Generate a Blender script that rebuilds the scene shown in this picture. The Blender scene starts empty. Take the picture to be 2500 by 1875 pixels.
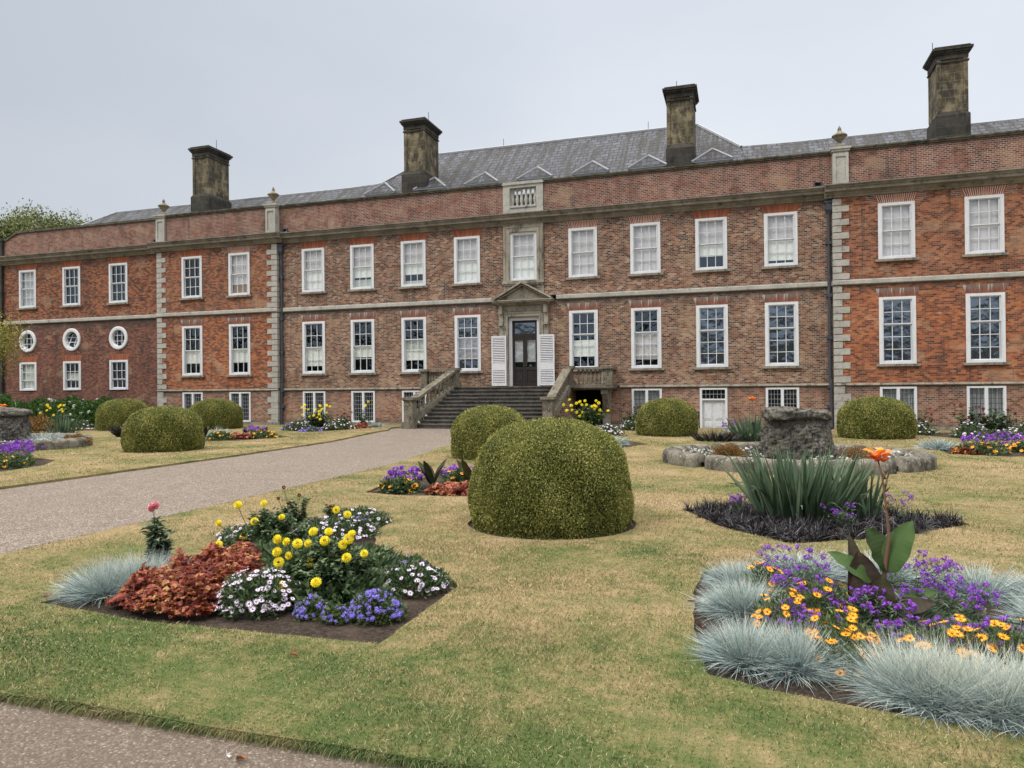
import bpy, bmesh, math, random
import numpy as np
from mathutils import Vector, Matrix
RNG = np.random.default_rng(7); random.seed(7)
sc = bpy.context.scene; COL = sc.collection
rad = math.radians; PI = math.pi
# ------------------------------------------------------------------ camera
CAM = (8.854, -29.863, 1.714)
cd = bpy.data.cameras.new('camera'); cam = bpy.data.objects.new('camera', cd); COL.objects.link(cam)
cd.sensor_width = 36; cd.lens = 25.43; cd.clip_end = 3000; cd.clip_start = 0.05
_r = Vector((0.95356, 0.30106, -0.00941)); _u = Vector((0.01009, -0.00070, 0.99995)); _f = Vector((-0.30104, 0.95360, 0.00370))
cam.matrix_world = Matrix(((_r.x, _u.x, -_f.x, CAM[0]), (_r.y, _u.y, -_f.y, CAM[1]), (_r.z, _u.z, -_f.z, CAM[2]), (0, 0, 0, 1)))
sc.camera = cam
# ------------------------------------------------------------------ sky, sun, exposure
SUN_EL, SUN_AZ = 48, 215
w = bpy.data.worlds.new("World"); sc.world = w; w.use_nodes = True
nt = w.node_tree; nt.nodes.clear()
def N(nt, t, **k):
    n = nt.nodes.new(t)
    for a, b in k.items():
        if a in n.inputs.keys(): n.inputs[a].default_value = b
        else: setattr(n, a, b)
    return n
out = N(nt, 'ShaderNodeOutputWorld'); bg = N(nt, 'ShaderNodeBackground')
sky = N(nt, 'ShaderNodeTexSky', sky_type='NISHITA', sun_disc=False, sun_elevation=rad(SUN_EL), sun_rotation=rad(SUN_AZ), altitude=100)
sky.dust_density = 4
geo = N(nt, 'ShaderNodeTexCoord'); mp = N(nt, 'ShaderNodeMapping'); mp.inputs['Scale'].default_value = (1, 1, 2.2)
nz = N(nt, 'ShaderNodeTexNoise', Scale=1.1, Detail=6.0, Roughness=0.5)
cr = N(nt, 'ShaderNodeValToRGB')
cr.color_ramp.elements[0].position = 0.33; cr.color_ramp.elements[0].color = (6.9, 7.5, 8.4, 1)
cr.color_ramp.elements[1].position = 0.68; cr.color_ramp.elements[1].color = (8.5, 8.95, 9.6, 1)
sep = N(nt, 'ShaderNodeSeparateXYZ'); mr = N(nt, 'ShaderNodeMapRange')
mr.inputs['From Min'].default_value = 0.52; mr.inputs['From Max'].default_value = 1.0
mr.inputs['To Min'].default_value = 1.0; mr.inputs['To Max'].default_value = 7.0
mul = N(nt, 'ShaderNodeVectorMath', operation='SCALE')
mix = N(nt, 'ShaderNodeMix', data_type='RGBA'); mix.inputs[0].default_value = 0.93
nt.links.new(geo.outputs['Generated'], mp.inputs[0]); nt.links.new(mp.outputs[0], nz.inputs['Vector'])
zm_ = N(nt, 'ShaderNodeMapRange'); zm_.inputs['From Min'].default_value = 0.52; zm_.inputs['From Max'].default_value = 0.75
zx_ = N(nt, 'ShaderNodeMix', data_type='RGBA'); zx_.inputs[7].default_value = (7.7, 7.4, 7.0, 1)
nt.links.new(nz.outputs['Fac'], cr.inputs[0]); nt.links.new(cr.outputs[0], zx_.inputs[6]); nt.links.new(zm_.outputs[0], zx_.inputs[0]); nt.links.new(zx_.outputs[2], mul.inputs[0])
nt.links.new(geo.outputs['Generated'], sep.inputs[0]); nt.links.new(sep.outputs['Z'], mr.inputs['Value'])
side = N(nt, 'ShaderNodeMapRange'); side.inputs['From Min'].default_value = -0.85; side.inputs['From Max'].default_value = -0.2; side.inputs['To Min'].default_value = 0.80; side.inputs['To Max'].default_value = 1.0
mm_ = N(nt, 'ShaderNodeMath', operation='MULTIPLY'); nt.links.new(sep.outputs['X'], side.inputs['Value']); nt.links.new(mr.outputs[0], mm_.inputs[0]); nt.links.new(side.outputs[0], mm_.inputs[1]); nt.links.new(mm_.outputs[0], mul.inputs['Scale']); nt.links.new(sep.outputs['Z'], zm_.inputs['Value'])
nt.links.new(sky.outputs[0], mix.inputs[6]); nt.links.new(mul.outputs[0], mix.inputs[7])
nt.links.new(mix.outputs[2], bg.inputs['Color']); bg.inputs['Strength'].default_value = 0.1
nt.links.new(bg.outputs[0], out.inputs['Surface'])
sd = bpy.data.lights.new('sun', 'SUN'); sd.energy = 1.7; sd.angle = rad(12); sd.color = (1.0, 0.96, 0.9)
so = bpy.data.objects.new('sun', sd); COL.objects.link(so)
# sun stands over the garden, to the left behind the camera
_sd = Vector((-math.cos(rad(SUN_EL)) * 0.72, -math.cos(rad(SUN_EL)) * 0.69, math.sin(rad(SUN_EL))))
so.rotation_euler = _sd.to_track_quat('Z', 'Y').to_euler()
sky.sun_rotation = math.atan2(_sd.x, _sd.y)
sc.view_settings.view_transform = 'Standard'; sc.view_settings.look = 'None'
sc.view_settings.exposure = 0.0; sc.view_settings.gamma = 1.0
sc.cycles.max_bounces = 6; sc.cycles.diffuse_bounces = 3; sc.cycles.glossy_bounces = 3; sc.cycles.transparent_max_bounces = 8
sc.cycles.use_denoising = True

# ------------------------------------------------------------------ material helpers
class NT:
    def __init__(s, name):
        s.m = bpy.data.materials.new(name); s.m.use_nodes = True; s.t = s.m.node_tree
        s.b = s.t.nodes['Principled BSDF']; s.out = s.t.nodes['Material Output']
        s.tc = None
    def n(s, t, **k): return N(s.t, t, **k)
    def l(s, a, b): s.t.links.new(a, b)
    def pos(s, scale=(1, 1, 1), obj=True):
        if s.tc is None: s.tc = s.n('ShaderNodeTexCoord')
        m = s.n('ShaderNodeMapping'); m.inputs['Scale'].default_value = scale
        s.l(s.tc.outputs['Object'], m.inputs[0]); return m.outputs[0]
    def noise(s, scale, vec=None, detail=4, rough=0.55, dist=0.0):
        n = s.n('ShaderNodeTexNoise', Scale=scale, Detail=float(detail), Roughness=rough, Distortion=dist)
        s.l(vec or s.pos(), n.inputs['Vector']); return n.outputs['Fac']
    def ramp(s, f, stops, interp='LINEAR'):
        r = s.n('ShaderNodeValToRGB'); e = r.color_ramp.elements; r.color_ramp.interpolation = interp
        while len(e) < len(stops): e.new(0.5)
        for x, (p, c) in zip(e, stops):
            x.position = p; x.color = (*c, 1) if len(c) == 3 else c
        s.l(f, r.inputs[0]); return r.outputs[0]
    def mix(s, f, a, b, mode='MIX'):
        m = s.n('ShaderNodeMix', data_type='RGBA', blend_type=mode)
        for i, v in ((0, f), (6, a), (7, b)):
            if isinstance(v, (int, float)): m.inputs[i].default_value = v
            elif isinstance(v, tuple): m.inputs[i].default_value = (*v, 1)
            else: s.l(v, m.inputs[i])
        return m.outputs[2]
    def math(s, op, a, b=0.0, c=None, clamp=False):
        m = s.n('ShaderNodeMath', operation=op); m.use_clamp = clamp
        for i, v in enumerate((a, b, c)):
            if v is None: continue
            if isinstance(v, (int, float)): m.inputs[i].default_value = v
            else: s.l(v, m.inputs[i])
        return m.outputs[0]
    def rng(s, v, a, b, c=0.0, d=1.0):
        m = s.n('ShaderNodeMapRange'); m.interpolation_type = 'SMOOTHSTEP'
        s.l(v, m.inputs['Value'])
        for k, x in (('From Min', a), ('From Max', b), ('To Min', c), ('To Max', d)): m.inputs[k].default_value = x
        return m.outputs[0]
    def bump(s, h, strength=0.3, dist=0.01):
        b = s.n('ShaderNodeBump', Strength=strength, Distance=dist); s.l(h, b.inputs['Height']); s.l(b.outputs[0], s.b.inputs['Normal'])
    def col(s, c):
        if isinstance(c, tuple): s.b.inputs['Base Color'].default_value = (*c, 1)
        else: s.l(c, s.b.inputs['Base Color'])
        return s
    def set(s, rough=0.8, spec=0.3, metal=0.0):
        s.b.inputs['Roughness'].default_value = rough; s.b.inputs['Specular IOR Level'].default_value = spec
        s.b.inputs['Metallic'].default_value = metal; return s
    def sepz(s):
        if s.tc is None: s.tc = s.n('ShaderNodeTexCoord')
        p = s.n('ShaderNodeSeparateXYZ'); s.l(s.tc.outputs['Object'], p.inputs[0]); return p.outputs
MAT = {}
def brick_coords(s, sx=1.0):
    o = s.sepz(); u = s.math('ADD', o['X'], o['Y'])
    # courses that are not ruler straight
    wob = s.noise(1.1, detail=2); wob2 = s.noise(6.0, detail=2)
    dz = s.math('ADD', s.math('MULTIPLY', wob, 0.025), s.math('MULTIPLY', wob2, 0.006))
    z = s.math('ADD', o['Z'], dz)
    c = s.n('ShaderNodeCombineXYZ'); s.l(s.math('ADD', u, s.math('MULTIPLY', wob2, 0.02)), c.inputs[0]); s.l(z, c.inputs[1]); return c.outputs[0], o
def brick_mat(name, stops, mortar=(0.50, 0.43, 0.35), msize=0.009, ztop=None, zbot=None, white=None, soot=0.35, bw=0.165, bh=0.068, wash=0.0, seed=0.0, sat=1.0, val=0.88):
    s = NT(name); v, o = brick_coords(s)
    bt = s.n('ShaderNodeTexBrick', Scale=1.0); bt.offset = 0.5; bt.squash = 1.0
    s.l(v, bt.inputs['Vector'])
    bt.inputs['Color1'].default_value = (0, 0, 0, 1); bt.inputs['Color2'].default_value = (1, 1, 1, 1)
    bt.inputs['Mortar'].default_value = (0.5, 0.5, 0.5, 1); bt.inputs['Mortar Size'].default_value = msize
    bt.inputs['Mortar Smooth'].default_value = 0.3; bt.inputs['Bias'].default_value = 0.0
    bt.inputs['Brick Width'].default_value = bw; bt.inputs['Row Height'].default_value = bh
    px = s.pos((1, 1, 1))
    mp = s.n('ShaderNodeVectorMath', operation='ADD'); s.l(px, mp.inputs[0]); mp.inputs[1].default_value = (seed, 0, seed)
    big = s.noise(0.45, mp.outputs[0], detail=5, rough=0.6); mid = s.noise(2.6, s.pos((1, 1, 3.6)), detail=5, rough=0.75); fine = s.noise(26, detail=3, rough=0.7)
    t = s.math('ADD', s.math('MULTIPLY', bt.outputs['Color'], 0.80), s.math('MULTIPLY', s.math('SUBTRACT', big, 0.58), 0.7))
    t = s.math('ADD', t, s.math('MULTIPLY', s.math('SUBTRACT', mid, 0.40), 0.75))
    c = s.ramp(t, stops)
    c = s.mix(s.rng(fine, 0.35, 0.75, 0.0, 0.35), c, (0.05, 0.035, 0.03))
    if wash: c = s.mix(s.math('MULTIPLY', s.rng(s.noise(2.2, detail=5, rough=0.75), 0.5, 0.68), wash), c, (0.36, 0.28, 0.23))
    mm = s.mix(s.noise(7.0, detail=3), mortar, tuple(x * 0.55 for x in mortar))
    c = s.mix(s.math('MULTIPLY', bt.outputs['Fac'], s.rng(s.noise(2.0, detail=3), 0.3, 0.62, 0.35, 1.0)), c, mm)
    st = s.noise(1.0, s.pos((1.0, 1.0, 0.28)), detail=6, rough=0.7)      # soot runs of their own shape
    c = s.mix(s.math('MULTIPLY', s.rng(st, 0.5, 0.72), soot * 1.15), c, (0.045, 0.038, 0.034))
    pt = s.noise(0.8, s.pos((1.0, 1.0, 1.6)), detail=3, rough=0.5); c = s.mix(s.rng(pt, 0.58, 0.66, 0, 0.35), c, (0.42, 0.30, 0.20))
    rag = s.noise(3.0, s.pos((1, 1, 0.5)), detail=5, rough=0.7)
    rn = s.noise(4.5, s.pos((1, 1, 0.06)), detail=4, rough=0.6); c = s.mix(s.math('MULTIPLY', s.rng(rn, 0.56, 0.70), 0.4), c, (0.055, 0.047, 0.042))
    if ztop:   # grime under a ledge that drips down unevenly
        z0, z1, k = ztop
        zz = s.math('ADD', o['Z'], s.math('MULTIPLY', s.math('SUBTRACT', rag, 0.5), (z1 - z0) * 1.6))
        c = s.mix(s.math('MULTIPLY', s.rng(zz, z0, z1), k), c, (0.06, 0.055, 0.052))
    if zbot:
        z0, z1, k = zbot
        zz = s.math('ADD', o['Z'], s.math('MULTIPLY', s.math('SUBTRACT', rag, 0.5), (z1 - z0) * 1.8))
        c = s.mix(s.math('MULTIPLY', s.rng(zz, z0, z1, 1.0, 0.0), k), c, (0.065, 0.062, 0.05))
    hs = s.n('ShaderNodeHueSaturation', Saturation=sat, Value=val); s.l(c, hs.inputs['Color']); c = hs.outputs[0]
    s.col(c).set(0.9, 0.2)
    s.bump(s.math('ADD', s.math('MULTIPLY', bt.outputs['Fac'], -1.0), s.math('MULTIPLY', fine, 0.5)), 0.5, 0.012)
    MAT[name] = s.m; return s.m
BR_MIX = [(0.0, (0.035, 0.024, 0.022)), (0.25, (0.12, 0.062, 0.045)), (0.5, (0.25, 0.105, 0.065)), (0.7, (0.33, 0.18, 0.115)), (0.9, (0.50, 0.37, 0.25))]
BR_LOW = [(0.0, (0.045, 0.028, 0.024)), (0.25, (0.15, 0.076, 0.052)), (0.5, (0.29, 0.135, 0.08)), (0.72, (0.36, 0.215, 0.135)), (0.95, (0.54, 0.42, 0.29))]
BR_RED = [(0.0, (0.075, 0.036, 0.028)), (0.3, (0.20, 0.075, 0.045)), (0.55, (0.34, 0.125, 0.062)), (0.85, (0.43, 0.18, 0.09)), (1.0, (0.48, 0.29, 0.18))]
BR_DRK = [(0.0, (0.07, 0.038, 0.035)), (0.3, (0.16, 0.068, 0.05)), (0.6, (0.25, 0.095, 0.06)), (0.9, (0.33, 0.15, 0.095)), (1.0, (0.38, 0.22, 0.15))]
BR_ORG = [(0.0, (0.09, 0.045, 0.033)), (0.3, (0.24, 0.10, 0.06)), (0.6, (0.36, 0.155, 0.085)), (0.85, (0.44, 0.25, 0.14)), (1.0, (0.5, 0.36, 0.23))]
BR_PAR = [(0.0, (0.07, 0.035, 0.03)), (0.3, (0.16, 0.06, 0.042)), (0.55, (0.24, 0.09, 0.058)), (0.85, (0.30, 0.13, 0.085)), (1.0, (0.36, 0.22, 0.15))]
brick_mat('brick_upper', BR_MIX, ztop=(8.2, 8.8, 0.35), soot=0.3)
brick_mat('brick_lower', BR_LOW, ztop=(4.9, 5.45, 0.75), soot=0.3, wash=0.12)
brick_mat('brick_base', BR_ORG, sat=0.95, ztop=(1.2, 1.7, 0.5), zbot=(0.0, 0.4, 0.7), soot=0.2, wash=0.15)
brick_mat('brick_parapet', BR_PAR, ztop=(10.1, 10.5, 0.5), soot=0.45, wash=0.22, mortar=(0.55, 0.45, 0.38), msize=0.010)
brick_mat('brick_red_upper', BR_RED, ztop=(8.3, 8.8, 0.3), soot=0.25, mortar=(0.36, 0.26, 0.2), msize=0.007, seed=3.0, sat=1.0, val=0.90)
brick_mat('brick_red_lower', BR_RED, ztop=(4.95, 5.5, 0.6), soot=0.15, mortar=(0.36, 0.24, 0.18), msize=0.006, seed=8.0, sat=1.05, val=1.05)
brick_mat('brick_far_upper', BR_RED, ztop=(7.9, 8.8, 0.5), soot=0.5, mortar=(0.25, 0.2, 0.17), msize=0.005, seed=5.0, sat=1.0, val=0.88)
brick_mat('brick_far_lower', BR_DRK, ztop=(4.7, 5.5, 0.8), zbot=(0.2, 1.8, 0.5), soot=0.6, mortar=(0.22, 0.18, 0.16), msize=0.005, seed=9.0)
def stone_mat(name, light, mid, dark, darkness=0.5, block=None, scale=1.0, lichen=0.0, rough=0.9, bump=0.4, vert=0.35):
    s = NT(name)
    a = s.noise(1.6 * scale, detail=6, rough=0.65); b = s.noise(9 * scale, detail=5, rough=0.7); st = s.noise(2.6 * scale, s.pos((1, 1, vert)), detail=6, rough=0.72)
    c = s.mix(s.rng(a, 0.35, 0.65), light, mid)
    c = s.mix(s.rng(b, 0.45, 0.75, 0, 0.5), c, tuple(x * 0.5 for x in mid))
    c = s.mix(s.rng(st, 0.72 - 0.4 * darkness, 0.86 - 0.3 * darkness, 0, 0.92), c, dark)
    h = b
    if block:
        v, o = brick_coords(s)
        o2 = s.sepz(); u = s.math('ADD', o2['X'], o2['Y']); cc = s.n('ShaderNodeCombineXYZ'); s.l(u, cc.inputs[0]); s.l(o2['Z'], cc.inputs[1])
        bt = s.n('ShaderNodeTexBrick', Scale=1.0); s.l(cc.outputs[0], bt.inputs['Vector'])
        bt.inputs['Color1'].default_value = (0, 0, 0, 1); bt.inputs['Color2'].default_value = (1, 1, 1, 1)
        bt.inputs['Mortar Size'].default_value = 0.012; bt.inputs['Brick Width'].default_value = block[0]; bt.inputs['Row Height'].default_value = block[1]; bt.inputs['Mortar Smooth'].default_value = 0.2
        c = s.mix(s.rng(bt.outputs['Color'], 0.1, 0.9, 0.0, 0.5), c, tuple(x * 0.35 for x in mid))
        c = s.mix(s.math('MULTIPLY', bt.outputs['Fac'], 0.6), c, (0.17, 0.15, 0.11) if block[2] else (0.06, 0.055, 0.05))
        h = s.math('SUBTRACT', b, bt.outputs['Fac'])
    if lichen:
        l = s.noise(14 * scale, detail=4, rough=0.6); c = s.mix(s.math('MULTIPLY', s.rng(l, 0.57, 0.66), lichen), c, (0.42, 0.42, 0.34))
    s.col(c).set(rough, 0.2); s.bump(h, bump, 0.02); MAT[name] = s.m; return s.m
stone_mat('stone_pale', (0.42, 0.41, 0.37), (0.33, 0.325, 0.295), (0.09, 0.085, 0.075), 0.42)
stone_mat('stone_quoin', (0.42, 0.405, 0.365), (0.33, 0.32, 0.29), (0.10, 0.095, 0.085), 0.45, scale=1.3, vert=1.0)
stone_mat('stone_cornice', (0.27, 0.245, 0.205), (0.17, 0.155, 0.125), (0.05, 0.045, 0.038), 0.5, vert=1.5)
stone_mat('stone_trim', (0.34, 0.31, 0.25), (0.26, 0.24, 0.19), (0.07, 0.065, 0.052), 0.6)
stone_mat('stone_sill', (0.30, 0.27, 0.22), (0.2, 0.185, 0.15), (0.07, 0.065, 0.055), 0.6, scale=2)
stone_mat('stone_coping', (0.13, 0.12, 0.09), (0.08, 0.08, 0.05), (0.03, 0.03, 0.025), 0.7, scale=2, vert=1.0)
stone_mat('stone_chimney', (0.27, 0.225, 0.14), (0.19, 0.16, 0.10), (0.028, 0.026, 0.023), 0.9, block=(0.62, 0.31, True), vert=0.6)
stone_mat('stone_black', (0.07, 0.065, 0.055), (0.045, 0.042, 0.036), (0.018, 0.017, 0.016), 0.6, block=(0.7, 0.33, False), vert=0.5)
stone_mat('stone_stair', (0.20, 0.175, 0.13), (0.13, 0.115, 0.09), (0.045, 0.042, 0.035), 0.6, scale=1.6, lichen=0.55, vert=0.8)
stone_mat('stone_step', (0.12, 0.11, 0.095), (0.075, 0.068, 0.06), (0.03, 0.028, 0.026), 0.6, scale=1.6, lichen=0.12, vert=1.0)
stone_mat('stone_basin', (0.20, 0.18, 0.145), (0.115, 0.105, 0.085), (0.035, 0.033, 0.028), 0.75, scale=1.4, lichen=0.5, vert=0.5)
stone_mat('stone_urn', (0.30, 0.27, 0.20), (0.19, 0.17, 0.125), (0.05, 0.047, 0.04), 0.6, scale=4)
def rock_mat():
    s = NT('rock'); a = s.noise(3.0, detail=6, rough=0.7); b = s.noise(16, s.pos((1, 1, 0.35)), detail=6, rough=0.8, dist=1.0); l = s.noise(11, detail=5)
    c = s.ramp(b, [(0.35, (0.035, 0.032, 0.028)), (0.48, (0.16, 0.15, 0.13)), (0.62, (0.34, 0.325, 0.29))])
    c = s.mix(s.rng(a, 0.45, 0.7, 0, 0.5), c, (0.16, 0.145, 0.08)); c = s.mix(s.rng(l, 0.62, 0.7, 0, 0.6), c, (0.42, 0.41, 0.37))
    s.col(c).set(0.95, 0.1); s.bump(b, 1.0, 0.1); MAT['rock'] = s.m
rock_mat()
def slate_mat():
    s = NT('slate'); o = s.sepz(); u = s.math('ADD', o['X'], 0.0); cc = s.n('ShaderNodeCombineXYZ')
    s.l(u, cc.inputs[0]); s.l(s.math('MULTIPLY', o['Z'], 1.2), cc.inputs[1])
    bt = s.n('ShaderNodeTexBrick', Scale=1.0); s.l(cc.outputs[0], bt.inputs['Vector'])
    bt.inputs['Color1'].default_value = (0, 0, 0, 1); bt.inputs['Color2'].default_value = (1, 1, 1, 1)
    bt.inputs['Mortar Size'].default_value = 0.03; bt.inputs['Brick Width'].default_value = 0.42; bt.inputs['Row Height'].default_value = 0.25; bt.inputs['Mortar Smooth'].default_value = 0.3
    a = s.noise(1.0, s.pos((3.0, 0.22, 0.22)), detail=6, rough=0.72); b = s.noise(12, detail=4)
    c = s.ramp(s.math('ADD', s.math('MULTIPLY', bt.outputs['Color'], 0.35), s.math('MULTIPLY', b, 0.6)), [(0.1, (0.038, 0.041, 0.049)), (0.55, (0.075, 0.081, 0.098)), (0.9, (0.16, 0.17, 0.20))])
    c = s.mix(s.rng(a, 0.46, 0.56, 0, 0.85), c, (0.026, 0.024, 0.02))
    c = s.mix(s.math('MULTIPLY', bt.outputs['Fac'], 0.9), c, (0.02, 0.02, 0.024))
    s.col(c); s.b.inputs['Specular IOR Level'].default_value = 0.25
    s.l(s.rng(b, 0.3, 0.7, 0.55, 0.8), s.b.inputs['Roughness']); s.bump(s.math('SUBTRACT', s.math('MULTIPLY', bt.outputs['Color'], 0.6), bt.outputs['Fac']), 0.5, 0.02); MAT['slate'] = s.m
slate_mat()
def simple(name, c, rough=0.6, spec=0.3, metal=0.0, var=0.25, scale=5, dirt=None, bump=0.0):
    s = NT(name); n = s.noise(scale, detail=5, rough=0.65); k = s.mix(s.rng(n, 0.35, 0.75, 0, var), c, tuple(x * 0.45 for x in c))
    if dirt: k = s.mix(s.math('MULTIPLY', s.rng(s.noise(scale * 3, s.pos((1, 1, 0.3)), detail=5, rough=0.7), 0.52, 0.72), dirt[1]), k, dirt[0])
    s.col(k).set(rough, spec, metal)
    if bump: s.bump(n, bump, 0.01)
    MAT[name] = s.m; return s.m
simple('white_paint', (0.64, 0.655, 0.68), 0.55, 0.35, var=0.12, dirt=((0.33, 0.31, 0.28), 0.35))
simple('white_bars', (0.62, 0.635, 0.66), 0.55, 0.3, var=0.08)
simple('shutter_paint', (0.62, 0.62, 0.64), 0.6, 0.3, var=0.15, dirt=((0.3, 0.28, 0.25), 0.4))
simple('door_paint', (0.60, 0.61, 0.63), 0.5, 0.35, var=0.15, dirt=((0.25, 0.23, 0.2), 0.5))
simple('lead', (0.045, 0.05, 0.06), 0.55, 0.4, var=0.4)
simple('lead_flash', (0.27, 0.285, 0.31), 0.45, 0.5, var=0.4)
simple('pipe', (0.05, 0.055, 0.07), 0.5, 0.4, var=0.5, scale=3, dirt=((0.22, 0.23, 0.25), 0.5))
simple('dark_wood', (0.022, 0.017, 0.016), 0.5, 0.3, var=0.5, scale=8, dirt=((0.12, 0.1, 0.09), 0.3))
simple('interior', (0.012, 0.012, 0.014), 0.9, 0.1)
simple('void', (0.008, 0.008, 0.008), 0.95, 0.0)
simple('blind_white', (0.86, 0.86, 0.79), 0.9, 0.0, var=0.06)
simple('blind_grey', (0.66, 0.615, 0.60), 0.9, 0.0, var=0.14, scale=2.5)
simple('blind_green', (0.55, 0.58, 0.5), 0.9, 0.0, var=0.2, scale=2.5)
simple('board_brown', (0.33, 0.2, 0.1), 0.7, 0.2, var=0.3, scale=3)
simple('plaque', (0.03, 0.035, 0.05), 0.5, 0.4)
simple('plaque_text', (0.5, 0.5, 0.5), 0.6, 0.2)
simple('brass', (0.2, 0.14, 0.06), 0.4, 0.5, 0.8)
simple('dead_leaf', (0.28, 0.11, 0.045), 0.8, 0.2, var=0.4, scale=30)
simple('feather', (0.75, 0.75, 0.74), 0.8, 0.2)
simple('bark', (0.10, 0.08, 0.06), 0.9, 0.1, var=0.5, scale=12, bump=0.6)
def curtain_mat():
    s = NT('curtain'); wv = s.n('ShaderNodeTexWave', Scale=5.0, Distortion=1.5); s.l(s.pos(), wv.inputs[0])
    s.col(s.mix(wv.outputs['Fac'], (0.62, 0.62, 0.62), (0.40, 0.41, 0.42))).set(0.9, 0.0); MAT['curtain'] = s.m
curtain_mat()
def glass_mat(name, refl, tint, wob=1.0):
    s = NT(name); s.t.nodes.remove(s.b)
    tr = s.n('ShaderNodeBsdfTransparent', Color=(0.95, 0.97, 0.97, 1)); gl = s.n('ShaderNodeBsdfGlossy', Color=(*tint, 1), Roughness=0.16 if wob > 1 else 0.05)
    tc = s.n('ShaderNodeTexCoord'); vo = s.n('ShaderNodeTexVoronoi', Scale=3.3); s.l(tc.outputs['Object'], vo.inputs['Vector'])
    oi = s.n('ShaderNodeObjectInfo'); ad = s.n('ShaderNodeVectorMath', operation='ADD'); s.l(tc.outputs['Object'], ad.inputs[0])
    sc_ = s.n('ShaderNodeVectorMath', operation='SCALE'); cx = s.n('ShaderNodeCombineXYZ'); s.l(oi.outputs['Random'], cx.inputs[0]); s.l(oi.outputs['Random'], cx.inputs[2]); s.l(cx.outputs[0], sc_.inputs[0]); sc_.inputs['Scale'].default_value = 37
    s.l(sc_.outputs[0], ad.inputs[1])
    nz = s.n('ShaderNodeTexNoise', Scale=2.4, Detail=2.0); s.l(ad.outputs[0], nz.inputs['Vector'])
    bp = s.n('ShaderNodeBump', Strength=0.35 * wob, Distance=0.06); s.l(nz.outputs['Fac'], bp.inputs['Height']); s.l(bp.outputs[0], gl.inputs['Normal'])
    lw = s.n('ShaderNodeLayerWeight', Blend=0.5); f = s.math('ADD', s.math('MULTIPLY', s.math('POWER', lw.outputs['Facing'], 4.0), 0.5), refl, clamp=True)
    mx = s.n('ShaderNodeMixShader'); s.l(f, mx.inputs[0]); s.l(tr.outputs[0], mx.inputs[1]); s.l(gl.outputs[0], mx.inputs[2]); s.l(mx.outputs[0], s.out.inputs['Surface'])
    MAT[name] = s.m
glass_mat('glass', 0.14, (0.55, 0.66, 0.78))
glass_mat('glass_blue', 0.36, (0.50, 0.59, 0.70), 1.4)
glass_mat('glass_dark', 0.07, (0.8, 0.9, 1.0))
def arch_mat(name, mortar, msz, streak):
    s = NT(name); o = s.sepz()
    # bricks on end fanning out from the middle: u is the angle seen from a point below
    th = s.math('ARCTAN2', o['X'], s.math('ADD', o['Z'], 1.7)); c3 = s.n('ShaderNodeCombineXYZ'); s.l(s.math('MULTIPLY', th, 1.7), c3.inputs[1]); s.l(o['Z'], c3.inputs[0])
    bt = s.n('ShaderNodeTexBrick', Scale=1.0); bt.offset = 0.5; s.l(c3.outputs[0], bt.inputs['Vector'])
    bt.inputs['Color1'].default_value = (0.34, 0.115, 0.06, 1); bt.inputs['Color2'].default_value = (0.21, 0.075, 0.045, 1); bt.inputs['Mortar'].default_value = (*mortar, 1)
    bt.inputs['Mortar Size'].default_value = msz
    if streak: bt.inputs['Color1'].default_value = (0.24, 0.095, 0.06, 1); bt.inputs['Color2'].default_value = (0.16, 0.07, 0.05, 1)
    bt.inputs['Brick Width'].default_value = 1.0; bt.inputs['Row Height'].default_value = 0.06
    c = s.mix(s.rng(s.noise(5, detail=4), 0.5, 0.75, 0, 0.5), bt.outputs['Color'], (0.1, 0.05, 0.04))
    if streak:
        zz = s.math('ADD', o['Z'], s.math('MULTIPLY', s.math('SUBTRACT', s.noise(9, s.pos((1, 1, 0.12)), detail=3), 0.5), 0.5))
        c = s.mix(s.rng(zz, 0.1, 0.3, 0, 0.75), c, (0.17, 0.15, 0.14))
        c = s.mix(s.math('MULTIPLY', s.rng(s.noise(15, s.pos((1, 1, 0.1)), detail=3), 0.54, 0.64), s.rng(o['Z'], 0.02, 0.25, 0.1, 0.8)), c, (0.45, 0.42, 0.38))
    s.col(c).set(0.9, 0.15); MAT[name] = s.m
arch_mat('arch_plain', (0.2, 0.09, 0.06), 0.003, False)
arch_mat('arch_white', (0.55, 0.5, 0.45), 0.009, False)
arch_mat('arch_streaked', (0.2, 0.1, 0.07), 0.003, True)
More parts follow.
